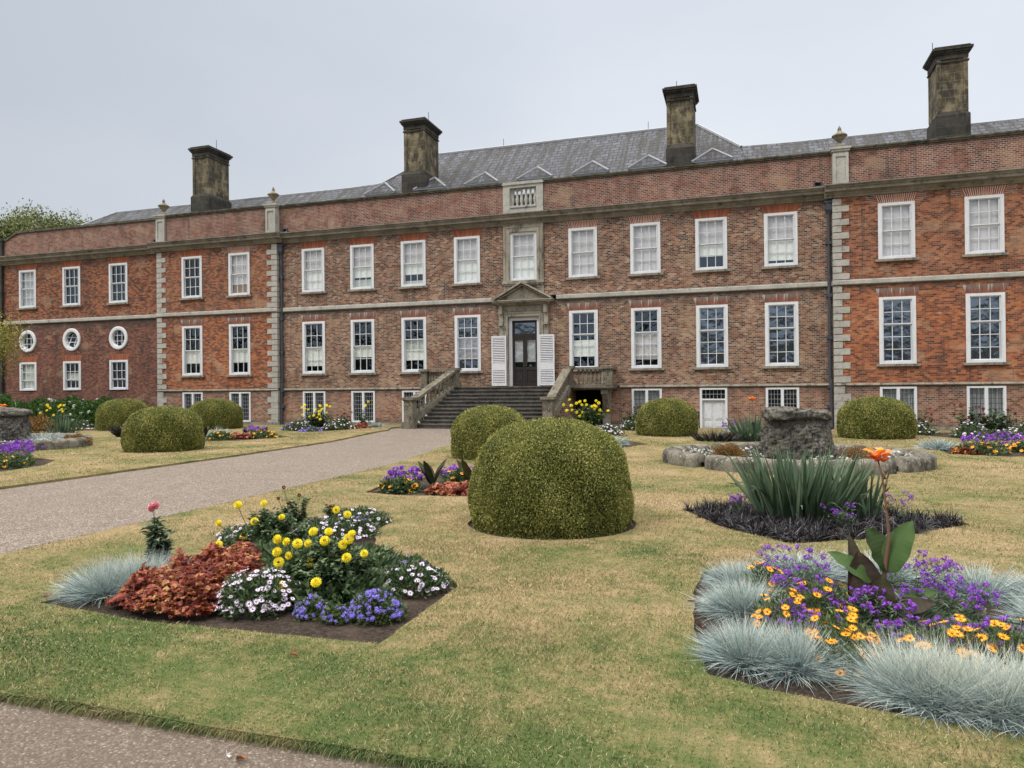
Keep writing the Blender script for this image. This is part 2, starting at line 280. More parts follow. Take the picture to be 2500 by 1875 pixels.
def gravel_mat():
    s = NT('gravel'); p = s.pos()
    v = s.n('ShaderNodeTexVoronoi', Scale=75.0); s.l(p, v.inputs['Vector']); v2 = s.n('ShaderNodeTexVoronoi', Scale=32.0); s.l(p, v2.inputs['Vector'])
    bw = s.n('ShaderNodeSeparateColor'); s.l(v.outputs['Color'], bw.inputs[0])
    c = s.ramp(bw.outputs[0], [(0.0, (0.095, 0.074, 0.057)), (0.35, (0.172, 0.142, 0.115)), (0.7, (0.272, 0.23, 0.19)), (0.9, (0.43, 0.375, 0.32)), (1.0, (0.7, 0.63, 0.55))])
    big = s.noise(0.5, detail=6, rough=0.6); c = s.mix(s.rng(big, 0.35, 0.7, 0, 0.28), c, (0.19, 0.145, 0.115))
    bw2 = s.n('ShaderNodeSeparateColor'); s.l(v2.outputs['Color'], bw2.inputs[0])
    c = s.mix(s.rng(bw2.outputs[1], 0.75, 0.85, 0, 0.3), c, (0.5, 0.45, 0.39))
    s.l(s.math('SUBTRACT', 1.0, v.outputs['Distance']), s.n('ShaderNodeBump').inputs['Height'])
    c = s.mix(s.rng(v.outputs['Distance'], 0.25, 0.6, 0, 0.6), c, (0.065, 0.05, 0.04)); c = s.mix(s.rng(s.noise(1.7, s.pos((1, 1, 1)), detail=5, rough=0.7), 0.45, 0.7, 0, 0.35), c, (0.13, 0.095, 0.07)); oy = s.sepz()
    c = s.mix(s.rng(oy['Y'], -27.0, -25.0, 0.62, 0.0), c, (0.10, 0.076, 0.058))   # the cross path is browner, trodden earth between the stones
    s.col(c).set(0.9, 0.2); s.bump(s.math('SUBTRACT', 1.0, v.outputs['Distance']), 0.6, 0.012); MAT['gravel'] = s.m
gravel_mat()
def lawn_color(s, world=True):
    g = s.n('ShaderNodeNewGeometry'); P = g.outputs['Position']
    def nz(sc, det, ro=0.6, sq=None):
        v = P
        if sq:
            m = s.n('ShaderNodeMapping'); m.inputs['Scale'].default_value = sq; s.l(P, m.inputs[0]); v = m.outputs[0]
        n = s.n('ShaderNodeTexNoise', Scale=sc, Detail=float(det), Roughness=ro); s.l(v, n.inputs['Vector']); return n.outputs['Fac']
    a = nz(0.55, 5, 0.62, (1, 1, 0.0)); b = nz(2.6, 4, 0.6, (1, 1, 0.0)); c_ = nz(60, 3)
    b2 = nz(9.0, 3, 0.6, (1, 1, 0.0)); t = s.math('ADD', s.math('MULTIPLY', a, 0.8), s.math('ADD', s.math('MULTIPLY', b, 0.42), s.math('MULTIPLY', s.math('SUBTRACT', b2, 0.5), 0.35)))
    sp = s.n('ShaderNodeSeparateXYZ'); s.l(P, sp.inputs[0])
    t = s.math('ADD', t, s.rng(sp.outputs['Y'], -26.9, -23.5, -0.14, 0.02))
    c = s.ramp(t, [(0.43, (0.055, 0.092, 0.026)), (0.515, (0.12, 0.128, 0.048)), (0.595, (0.195, 0.165, 0.078)), (0.70, (0.285, 0.212, 0.115)), (0.84, (0.36, 0.265, 0.17))])
    return c, c_
def lawn_mats():
    s = NT('lawn'); c, f = lawn_color(s); c = s.mix(s.rng(f, 0.3, 0.7, 0, 0.6), c, (0.10, 0.095, 0.04)); s.col(c).set(0.95, 0.05); s.bump(f, 0.5, 0.02); MAT['lawn'] = s.m
    s = NT('grass_blade'); c, f = lawn_color(s); at = s.n('ShaderNodeAttribute', attribute_name='rnd')
    c = s.mix(s.rng(at.outputs['Fac'], 0.0, 0.45, 0.75, 0.0), c, (0.05, 0.065, 0.02)); c = s.mix(s.rng(at.outputs['Fac'], 0.55, 1.0, 0.0, 0.8), c, (0.66, 0.54, 0.32))
    s.col(c).set(0.75, 0.15); s.b.inputs['Subsurface Weight'].default_value = 0.0; MAT['grass_blade'] = s.m
    s = NT('turf_edge'); s.col(s.mix(s.noise(14, detail=4), (0.035, 0.04, 0.015), (0.09, 0.075, 0.045))).set(0.95, 0.05); MAT['turf_edge'] = s.m
    s = NT('soil'); n = s.noise(30, detail=6, rough=0.75); m = s.noise(3, detail=4)
    c = s.mix(s.rng(n, 0.35, 0.7), (0.028, 0.021, 0.017), (0.085, 0.065, 0.052)); c = s.mix(s.rng(m, 0.5, 0.7, 0, 0.4), c, (0.11, 0.085, 0.065)); s.col(c).set(0.95, 0.1); s.bump(n, 1.0, 0.03); MAT['soil'] = s.m
lawn_mats()
def leaf_mat(name, stops, rough=0.55, spec=0.3, trans=0.25):
    s = NT(name); at = s.n('ShaderNodeAttribute', attribute_name='rnd'); c = s.ramp(at.outputs['Fac'], stops); s.col(c).set(rough, spec)
    if trans:
        tb = s.n('ShaderNodeBsdfTranslucent'); s.l(c, tb.inputs[0]); mx = s.n('ShaderNodeMixShader'); mx.inputs[0].default_value = trans
        s.l(s.b.outputs[0], mx.inputs[1]); s.l(tb.outputs[0], mx.inputs[2]); s.l(mx.outputs[0], s.out.inputs['Surface'])
    MAT[name] = s.m
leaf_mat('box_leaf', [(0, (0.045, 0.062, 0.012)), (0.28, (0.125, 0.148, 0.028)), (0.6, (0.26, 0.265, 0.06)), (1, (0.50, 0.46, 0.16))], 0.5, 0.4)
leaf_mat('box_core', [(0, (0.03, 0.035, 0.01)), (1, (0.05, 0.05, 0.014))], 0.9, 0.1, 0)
leaf_mat('fescue', [(0, (0.07, 0.115, 0.12)), (0.4, (0.26, 0.345, 0.35)), (0.75, (0.50, 0.56, 0.53)), (1, (0.78, 0.74, 0.58))], 0.7, 0.15, 0.1)
leaf_mat('green_dark', [(0, (0.018, 0.036, 0.014)), (0.5, (0.06, 0.105, 0.042)), (1, (0.17, 0.23, 0.11))], 0.5, 0.35)
leaf_mat('green_mid', [(0, (0.035, 0.065, 0.02)), (0.5, (0.075, 0.12, 0.035)), (1, (0.15, 0.2, 0.07))], 0.5, 0.3)
leaf_mat('green_grey', [(0, (0.045, 0.075, 0.045)), (0.5, (0.10, 0.145, 0.085)), (1, (0.19, 0.24, 0.15))], 0.6, 0.3)
leaf_mat('green_lush', [(0, (0.02, 0.055, 0.012)), (0.5, (0.05, 0.12, 0.025)), (1, (0.13, 0.22, 0.05))], 0.5, 0.35)
leaf_mat('heuchera', [(0, (0.10, 0.018, 0.014)), (0.35, (0.25, 0.048, 0.03)), (0.65, (0.38, 0.13, 0.055)), (1, (0.50, 0.32, 0.13))], 0.55, 0.3)
leaf_mat('iris', [(0, (0.035, 0.065, 0.035)), (0.5, (0.11, 0.17, 0.10)), (1, (0.32, 0.39, 0.27))], 0.45, 0.4, 0.15)
leaf_mat('mondo', [(0, (0.004, 0.003, 0.005)), (0.6, (0.014, 0.012, 0.015)), (1, (0.09, 0.08, 0.09))], 0.35, 0.5, 0)
leaf_mat('canna', [(0, (0.028, 0.016, 0.012)), (0.5, (0.04, 0.036, 0.018)), (1, (0.05, 0.075, 0.025))], 0.6, 0.2, 0.08)
leaf_mat('canna_green', [(0, (0.02, 0.035, 0.010)), (1, (0.055, 0.10, 0.03))], 0.65, 0.15, 0.1)
leaf_mat('sedum', [(0, (0.10, 0.05, 0.02)), (0.5, (0.22, 0.12, 0.04)), (1, (0.34, 0.23, 0.09))], 0.8, 0.1, 0.1)
leaf_mat('tree_leaf', [(0, (0.03, 0.045, 0.014)), (0.5, (0.09, 0.115, 0.032)), (1, (0.26, 0.28, 0.10))], 0.6, 0.3)
leaf_mat('tree_yellow', [(0, (0.08, 0.10, 0.02)), (0.5, (0.20, 0.20, 0.04)), (1, (0.42, 0.34, 0.08))], 0.6, 0.3)
leaf_mat('wood_leaf', [(0, (0.04, 0.055, 0.035)), (1, (0.12, 0.15, 0.09))], 0.8, 0.1, 0)
leaf_mat('purple', [(0, (0.13, 0.03, 0.30)), (0.6, (0.29, 0.08, 0.56)), (1, (0.48, 0.20, 0.74))], 0.7, 0.1, 0.15)
leaf_mat('blue_flower', [(0, (0.18, 0.13, 0.58)), (0.6, (0.33, 0.26, 0.85)), (1, (0.52, 0.46, 0.95))], 0.7, 0.1, 0.15)
leaf_mat('orange_petal', [(0, (0.70, 0.22, 0.01)), (0.5, (0.88, 0.40, 0.015)), (1, (0.95, 0.58, 0.05))], 0.6, 0.2)
leaf_mat('white_petal', [(0, (0.58, 0.44, 0.62)), (0.5, (0.78, 0.70, 0.82)), (1, (0.92, 0.90, 0.93))], 0.6, 0.2)
leaf_mat('plain_white', [(0, (0.7, 0.7, 0.66)), (1, (0.9, 0.9, 0.88))], 0.7, 0.1)
leaf_mat('yellow_petal', [(0, (0.80, 0.55, 0.01)), (0.3, (0.90, 0.76, 0.03)), (1, (0.92, 0.82, 0.12))], 0.6, 0.2)
leaf_mat('red_petal', [(0, (0.10, 0.008, 0.01)), (1, (0.28, 0.015, 0.02))], 0.6, 0.2)
leaf_mat('pink_petal', [(0, (0.50, 0.05, 0.10)), (0.35, (0.68, 0.20, 0.25)), (0.8, (0.90, 0.72, 0.72))], 0.6, 0.2)
leaf_mat('canna_petal', [(0, (0.80, 0.12, 0.02)), (0.5, (0.88, 0.25, 0.02)), (1, (0.93, 0.40, 0.04))], 0.5, 0.3)
leaf_mat('flower_eye', [(0, (0.03, 0.02, 0.08)), (1, (0.10, 0.05, 0.15))], 0.7, 0.2, 0)
leaf_mat('orange_eye', [(0, (0.12, 0.04, 0.01)), (1, (0.25, 0.1, 0.02))], 0.7, 0.2, 0)

# ------------------------------------------------------------------ mesh helpers
def tag(o, label=None, cat=None, group=None, kind=None):
    if label: o['label'] = label
    if cat: o['category'] = cat
    if group: o['group'] = group
    if kind: o['kind'] = kind
    return o
def thing(name, label, cat, loc=(0, 0, 0), group=None, rz=0.0):
    o = bpy.data.objects.new(name, None); COL.objects.link(o); o.location = loc; o.rotation_euler = (0, 0, rz); o.empty_display_size = 0.1
    return tag(o, label, cat, group)
def link(name, me, parent=None, loc=None, keep=False):
    o = bpy.data.objects.new(name, me); COL.objects.link(o)
    if parent: o.parent = parent
    if loc is not None: o.location = loc
    return o
class MB:
    """collects solids, builds one mesh"""
    def __init__(s): s.v = []; s.f = []; s.mi = []; s.k = 0
    def face(s, pts, mi=None):
        b = len(s.v); s.v += [tuple(p) for p in pts]; s.f.append(tuple(range(b, b + len(pts)))); s.mi.append(s.k if mi is None else mi)
    def box(s, x0, x1, y0, y1, z0, z1):
        if x0 > x1: x0, x1 = x1, x0
        b = len(s.v); s.v += [(x0, y0, z0), (x1, y0, z0), (x1, y1, z0), (x0, y1, z0), (x0, y0, z1), (x1, y0, z1), (x1, y1, z1), (x0, y1, z1)]
        for f in ((3, 2, 1, 0), (4, 5, 6, 7), (0, 1, 5, 4), (1, 2, 6, 5), (2, 3, 7, 6), (3, 0, 4, 7)): s.f.append(tuple(b + i for i in f)); s.mi.append(s.k)
        return s
    def prism(s, pts, vec):
        """polygon pts (3d) extruded by vec"""
        b = len(s.v); n = len(pts); s.v += [tuple(p) for p in pts] + [tuple(p[i] + vec[i] for i in range(3)) for p in pts]
        s.f.append(tuple(b + i for i in range(n))[::-1]); s.f.append(tuple(b + n + i for i in range(n))); s.mi += [s.k, s.k]
        for i in range(n):
            j = (i + 1) % n; s.f.append((b + i, b + j, b + n + j, b + n + i)); s.mi.append(s.k)
        return s
    def bar(s, a, b_, wx, wz=None):
        a = Vector(a); b_ = Vector(b_); d = (b_ - a).normalized(); up = Vector((0, 0, 1)) if abs(d.z) < 0.95 else Vector((0, 1, 0))
        x = d.cross(up).normalized(); y = x.cross(d).normalized(); wz = wz or wx
        q = [a + x * sx * wx / 2 + y * sy * wz / 2 for sx, sy in ((-1, -1), (1, -1), (1, 1), (-1, 1))]
        return s.prism(q, b_ - a)
    def lathe(s, prof, c, n=12, sq=False, caps=True):
        b = len(s.v)
        for r, z in prof:
            for i in range(n):
                a = 2 * PI * (i + 0.5) / n; k = 1 / max(abs(math.cos(a)), abs(math.sin(a))) if sq else 1
                s.v.append((c[0] + r * k * math.cos(a), c[1] + r * k * math.sin(a), c[2] + z))
        for j in range(len(prof) - 1):
            for i in range(n):
                i2 = (i + 1) % n; s.f.append((b + j * n + i, b + j * n + i2, b + (j + 1) * n + i2, b + (j + 1) * n + i)); s.mi.append(s.k)
        if caps:
            s.f.append(tuple(b + i for i in range(n))[::-1]); s.mi.append(s.k)
            s.f.append(tuple(b + (len(prof) - 1) * n + i for i in range(n))); s.mi.append(s.k)
        return s
    def tube(s, pts, rads, n=6):
        b = len(s.v); pts = [Vector(p) for p in pts]
        if isinstance(rads, (int, float)): rads = [rads] * len(pts)
        for i, p in enumerate(pts):
            d = (pts[min(i + 1, len(pts) - 1)] - pts[max(i - 1, 0)]).normalized()
            x = d.cross(Vector((0.3, 0.9, 0.1)) if abs(d.y) < 0.9 else Vector((1, 0, 0))).normalized(); y = x.cross(d)
            for k in range(n): s.v.append(tuple(p + (x * math.cos(2 * PI * k / n) + y * math.sin(2 * PI * k / n)) * rads[i]))
        for j in range(len(pts) - 1):
            for i in range(n):
                i2 = (i + 1) % n; s.f.append((b + j * n + i, b + j * n + i2, b + (j + 1) * n + i2, b + (j + 1) * n + i)); s.mi.append(s.k)
        s.f.append(tuple(b + i for i in range(n))); s.mi.append(s.k); s.f.append(tuple(b + (len(pts) - 1) * n + i for i in range(n))); s.mi.append(s.k)
        return s
    def mesh(s, name, mats, smooth=False):
        me = bpy.data.meshes.new(name); me.from_pydata(s.v, [], s.f)
        for m in (mats if isinstance(mats, (list, tuple)) else [mats]): me.materials.append(MAT[m])
        me.polygons.foreach_set('material_index', s.mi)
        bm = bmesh.new(); bm.from_mesh(me); bmesh.ops.recalc_face_normals(bm, faces=bm.faces); bm.to_mesh(me); bm.free()
        if smooth: me.polygons.foreach_set('use_smooth', [True] * len(me.polygons))
        me.update(); return me
    def build(s, name, mats, parent=None, smooth=False, loc=None): return link(name, s.mesh(name, mats, smooth), parent, loc)
def extr_x(mb, prof, x0, x1, yf):
    """profile of (out, z) run along x in front of the plane yf"""
    return mb.prism([(x0, yf - o, z) for o, z in prof], (x1 - x0, 0, 0))
def child_copy(o, parent):
    c = o.copy(); COL.objects.link(c); c.parent = parent
    for ch in o.children: child_copy(ch, c)
    return c

# ================================================================== THE HOUSE
house = thing('country_house', 'long red brick mansion with white sash windows, stone chimneys and grey slate roof', 'house')
WIN_W = 1.22
def wall_mesh(name, x0, x1, z0, z1, y, holes, mat, round_holes=(), depth=0.35, side_l=False, side_r=False):
    mb = MB(); hs = list(holes) + [(cx - r, cx + r, cz - r, cz + r) for cx, cz, r in round_holes]
    xs = sorted({x0, x1, *[h[0] for h in hs], *[h[1] for h in hs]}); zs = sorted({z0, z1, *[min(max(h[2], z0), z1) for h in hs], *[min(max(h[3], z0), z1) for h in hs]})
    for a, b in zip(xs, xs[1:]):
        for c, d in zip(zs, zs[1:]):
            mx, mz = (a + b) / 2, (c + d) / 2
            if any(h[0] < mx < h[1] and h[2] < mz < h[3] for h in hs): continue
            mb.face([(a, y, c), (b, y, c), (b, y, d), (a, y, d)])
    for a, b, c, d in holes:
        c = max(c, z0)
        mb.face([(a, y, c), (a, y + depth, c), (a, y + depth, d), (a, y, d)]); mb.face([(b, y, c), (b, y, d), (b, y + depth, d), (b, y + depth, c)])
        mb.face([(a, y, d), (a, y + depth, d), (b, y + depth, d), (b, y, d)]); mb.face([(a, y, c), (b, y, c), (b, y + depth, c), (a, y + depth, c)])
    for cx, cz, r in round_holes:
        n = 32; R = r * 0.995
        ring = [(cx + R * math.cos(2 * PI * (k + .5) / n), cz + R * math.sin(2 * PI * (k + .5) / n)) for k in range(n)]
        def sq(p):
            dx, dz = p[0] - cx, p[1] - cz; m = max(abs(dx), abs(dz)); return (cx + dx * r / m, cz + dz * r / m)
        for k in range(n):
            p, q = ring[k], ring[(k + 1) % n]; P, Q = sq(p), sq(q)
            pts = [p, P]
            if abs(abs(P[0] - cx) - r) < 1e-6 and abs(abs(Q[0] - cx) - r) > 1e-6 or abs(abs(P[1] - cz) - r) < 1e-6 and abs(abs(Q[1] - cz) - r) > 1e-6:
                pts.append((cx + r * (1 if (p[0] + q[0]) / 2 > cx else -1), cz + r * (1 if (p[1] + q[1]) / 2 > cz else -1)))
            pts += [Q, q]
            mb.face([(u, y, v) for u, v in pts]); mb.face([(p[0], y, p[1]), (q[0], y, q[1]), (q[0], y + depth, q[1]), (p[0], y + depth, p[1])])
    if side_l: mb.face([(x0, y, z0), (x0, y + side_l, z0), (x0, y + side_l, z1), (x0, y, z1)])
    if side_r: mb.face([(x1, y, z0), (x1, y + side_r, z0), (x1, y + side_r, z1), (x1, y, z1)])
    return link('wall', mb.mesh('wall', mat), house)
CXS = [-10.4, -7.8, -5.2, -2.6, 0.0, 2.6, 5.2, 7.8, 10.4]
def hole(xc, zb, zt, w=WIN_W): return (xc - w / 2, xc + w / 2, zb, zt)
UP = (6.29, 8.36); LO = (2.42, 4.89); BA = (0.13, 1.58)
Z_BASE, Z_LOW, Z_UP = 1.63, 5.40, 5.59
up_c = [hole(x, *UP) for x in CXS]
lo_c = [hole(x, *LO) for x in CXS if x != 0] + [(-0.7, 0.7, 1.735, 4.70)]
ba_c = [hole(x, *BA) for x in (-10.4, -7.8, -5.2, 5.2, 10.4)] + [(7.30, 8.36, -0.05, 1.59)]
WW = 12.25; WE = 19.33; WX = [14.38, 17.19]; YW = -0.25; FL0 = -30.15; FX = [-28.4, -25.27, -22.1]
wall_mesh('wall', -WW, WW, -0.1, Z_BASE, 0, ba_c, 'brick_base'); wall_mesh('wall', -WW, WW, 1.72, Z_LOW, 0, lo_c, 'brick_lower'); wall_mesh('wall', -WW, WW, Z_UP, 8.8, 0, up_c, 'brick_upper')
for sg in (-1, 1):
    a, b = sorted((sg * WW, sg * WE)); xs = [sg * x for x in WX]
    kw = dict(side_l=0.3, side_r=0.3)
    if sg > 0: kw = dict(side_l=0.3, side_r=11.0)
    wall_mesh('wall', a, b, -0.1, Z_BASE, YW, [hole(x, *BA) for x in xs], 'brick_base', **kw)
    wall_mesh('wall', a, b, 1.72, Z_LOW, YW, [hole(x, *LO) for x in xs], 'brick_red_lower', **kw)
    wall_mesh('wall', a, b, Z_UP, 8.8, YW, [hole(x, *UP) for x in xs], 'brick_red_upper', **kw)
wall_mesh('wall', FL0, -WE, -0.1, Z_LOW, 0.0, [hole(x, 1.75, 3.3) for x in FX], 'brick_far_lower', round_holes=[(x, 4.45, 0.61) for x in FX], side_l=11.0)
wall_mesh('wall', FL0, -WE, Z_UP, 8.8, 0.0, [hole(x, *UP) for x in FX], 'brick_far_upper', side_l=11.0)
# parapets
def parapet(x0, x1, y, ramp=False):
    mb = MB(); zt = 10.43
    if ramp:
        pts = [(x0, 9.1)]; 
        for k in range(9):
            t = k / 8; pts.append((x0 + 0.05 + 1.15 * t, 10.06 + 0.37 * (3 * t * t - 2 * t ** 3)))
        pts += [(x1, zt), (x1, 9.1)]
        mb.prism([(x, y, z) for x, z in pts], (0, 0.36, 0))
    else: mb.box(x0, x1, y, y + 0.36, 9.1, zt)
    link('wall', mb.mesh('wall', 'brick_parapet'), house)
    m2 = MB()
    if ramp:
        cp = pts[1:-2] + [(x1, zt)]
        for (a, za), (b, zb) in zip(cp, cp[1:]): m2.prism([(a, y - 0.06, za), (b, y - 0.06, zb), (b, y - 0.06, zb + 0.11), (a, y - 0.06, za + 0.11)], (0, 0.48, 0))
    else: m2.box(x0, x1, y - 0.06, y + 0.42, zt, zt + 0.06); m2.box(x0, x1, y - 0.09, y + 0.45, zt + 0.06, zt + 0.115)
    m2.build('coping', 'stone_coping', house)
parapet(-WW, -0.9, 0.0); parapet(0.9, WW, 0.0); parapet(-WE + 0.53, -WW - 0.53, YW); parapet(WW + 0.53, WE, YW); parapet(FL0, -WE, 0.0, True)
# cornice, strings, plinth
CORN = [(-0.02, 8.70), (0.05, 8.70), (0.06, 8.76), (0.11, 8.79), (0.12, 8.87), (0.15, 8.885), (0.30, 8.90), (0.30, 9.0), (0.34, 9.015), (0.35, 9.06), (0.42, 9.10), (0.42, 9.14), (-0.02, 9.20)]
for x0, x1, y in ((-WW, WW, 0.0), (-WE - 0.3, -WW + 0.3, YW), (WW - 0.3, WE + 0.3, YW), (FL0 - 0.4, -WE - 0.3, 0.0)):
    mb = MB(); extr_x(mb, CORN, x0, x1, y); mb.build('cornice', 'stone_cornice', house)
STR = [(-0.02, Z_LOW), (0.05, Z_LOW), (0.09, Z_LOW + 0.03), (0.09, Z_UP - 0.03), (0.06, Z_UP), (-0.02, Z_UP + 0.01)]
for x0, x1, y in ((-WW, -1.45, 0), (1.45, WW, 0), (-WE - 0.05, -WW + 0.05, YW), (WW - 0.05, WE, YW), (FL0, -WE - 0.05, 0.0)):
    mb = MB(); extr_x(mb, STR, x0, x1, y); mb.build('string_course', 'stone_pale', house)
PLI = [(-0.02, Z_BASE), (0.05, Z_BASE), (0.07, Z_BASE + 0.03), (0.03, 1.725), (-0.02, 1.725)]
for x0, x1, y in ((-WW, -4.4, 0), (4.1, WW, 0), (-WE - 0.04, -WW + 0.04, YW), (WW - 0.04, WE, YW)):
    mb = MB(); extr_x(mb, PLI, x0, x1, y); mb.build('plinth_course', 'stone_sill', house)
for x0, x1, y, gaps in ((-WW, WW, 0, [(7.25, 8.4), (-4.3, 2.3)]), (-WE, -WW, YW, []), (WW, WE, YW, []), (FL0, -WE, 0, [])):
    cur = x0; mb = MB()
    for a, b in sorted(gaps) + [(x1, x1)]:
        if a > cur: mb = MB(); mb.box(cur, a, y - 0.05, y + 0.02, -0.1, 0.12); mb.build('stone_footing', 'stone_sill', house)
        cur = b
# quoins
def quoins(xc_in, xdir, y, name='quoins'):
    """xc_in: the outer corner, xdir: direction into the wall"""
    mb = MB(); z = 1.74; k = 0; segs = [(1.74, 5.38), (5.61, 8.66)]
    for za, zb in segs:
        n = round((zb - za) / 0.262); h = (zb - za) / n
        for i in range(n):
            L = 0.54 if k % 2 == 0 else 0.28; k += 1
            a, b = sorted((xc_in - xdir * 0.025, xc_in + xdir * L)); mb.box(a, b, y - 0.03, y + 0.26 if k % 2 else y + 0.24, za + i * h + 0.014, za + (i + 1) * h - 0.014)
    for i in range(6):
        L = (0.55, 0.34)[i % 2]; a, b = sorted((xc_in - xdir * 0.03, xc_in + xdir * L)); mb.box(a, b, y - 0.034, y + 0.25, -0.05 + i * 0.278, -0.05 + (i + 1) * 0.278 - 0.012)
    mb.build(name, 'stone_quoin', house)
quoins(-WE, 1, YW); quoins(-WW, -1, YW); quoins(WW, 1, YW); quoins(WE, -1, YW)
# parapet piers with urn finials
def pier(x, y):
    mb = MB(); mb.box(x - 0.27, x + 0.27, y - 0.06, y + 0.4, 9.14, 10.42)
    for a, b, c, d in ((x - 0.27, x - 0.17, 9.2, 10.35), (x + 0.17, x + 0.27, 9.2, 10.35), (x - 0.17, x + 0.17, 9.2, 9.32), (x - 0.17, x + 0.17, 10.23, 10.35)): mb.box(a, b, y - 0.1, y - 0.06, c, d)
    mb.box(x - 0.32, x + 0.32, y - 0.12, y + 0.44, 10.42, 10.5); mb.box(x - 0.36, x + 0.36, y - 0.16, y + 0.48, 10.5, 10.57)
    p = mb.build('parapet_pier', 'stone_pale', house)
    m = MB(); m.box(x - 0.2, x + 0.2, y - 0.03, y + 0.37, 10.57, 10.64)
    m.lathe([(0.17, 10.64), (0.13, 10.70), (0.07, 10.76), (0.06, 10.80), (0.10, 10.82), (0.05, 10.84), (0.12, 10.88), (0.2, 10.97), (0.23, 11.04), (0.28, 11.05), (0.27, 11.09), (0.17, 11.16), (0.09, 11.22), (0.06, 11.28), (0.08, 11.3), (0.05, 11.33), (0.065, 11.36), (0.03, 11.40), (0.01, 11.46)], (x, y + 0.17, 0), 14)
    m.build('urn_finial', 'stone_urn', p, smooth=True)
for x in (-WE + 0.27, -WW - 0.27, WW + 0.27): pier(x, YW)
mb = MB(); mb.box(FL0 - 0.55, FL0, -0.15, 0.5, -0.1, 8.69); mb.box(FL0 - 0.55, FL0, -0.12, 0.5, 9.2, 10.05); mb.box(FL0 - 0.6, FL0 + 0.04, -0.18, 0.55, 10.05, 10.2); mb.build('end_pier', 'stone_black', house)

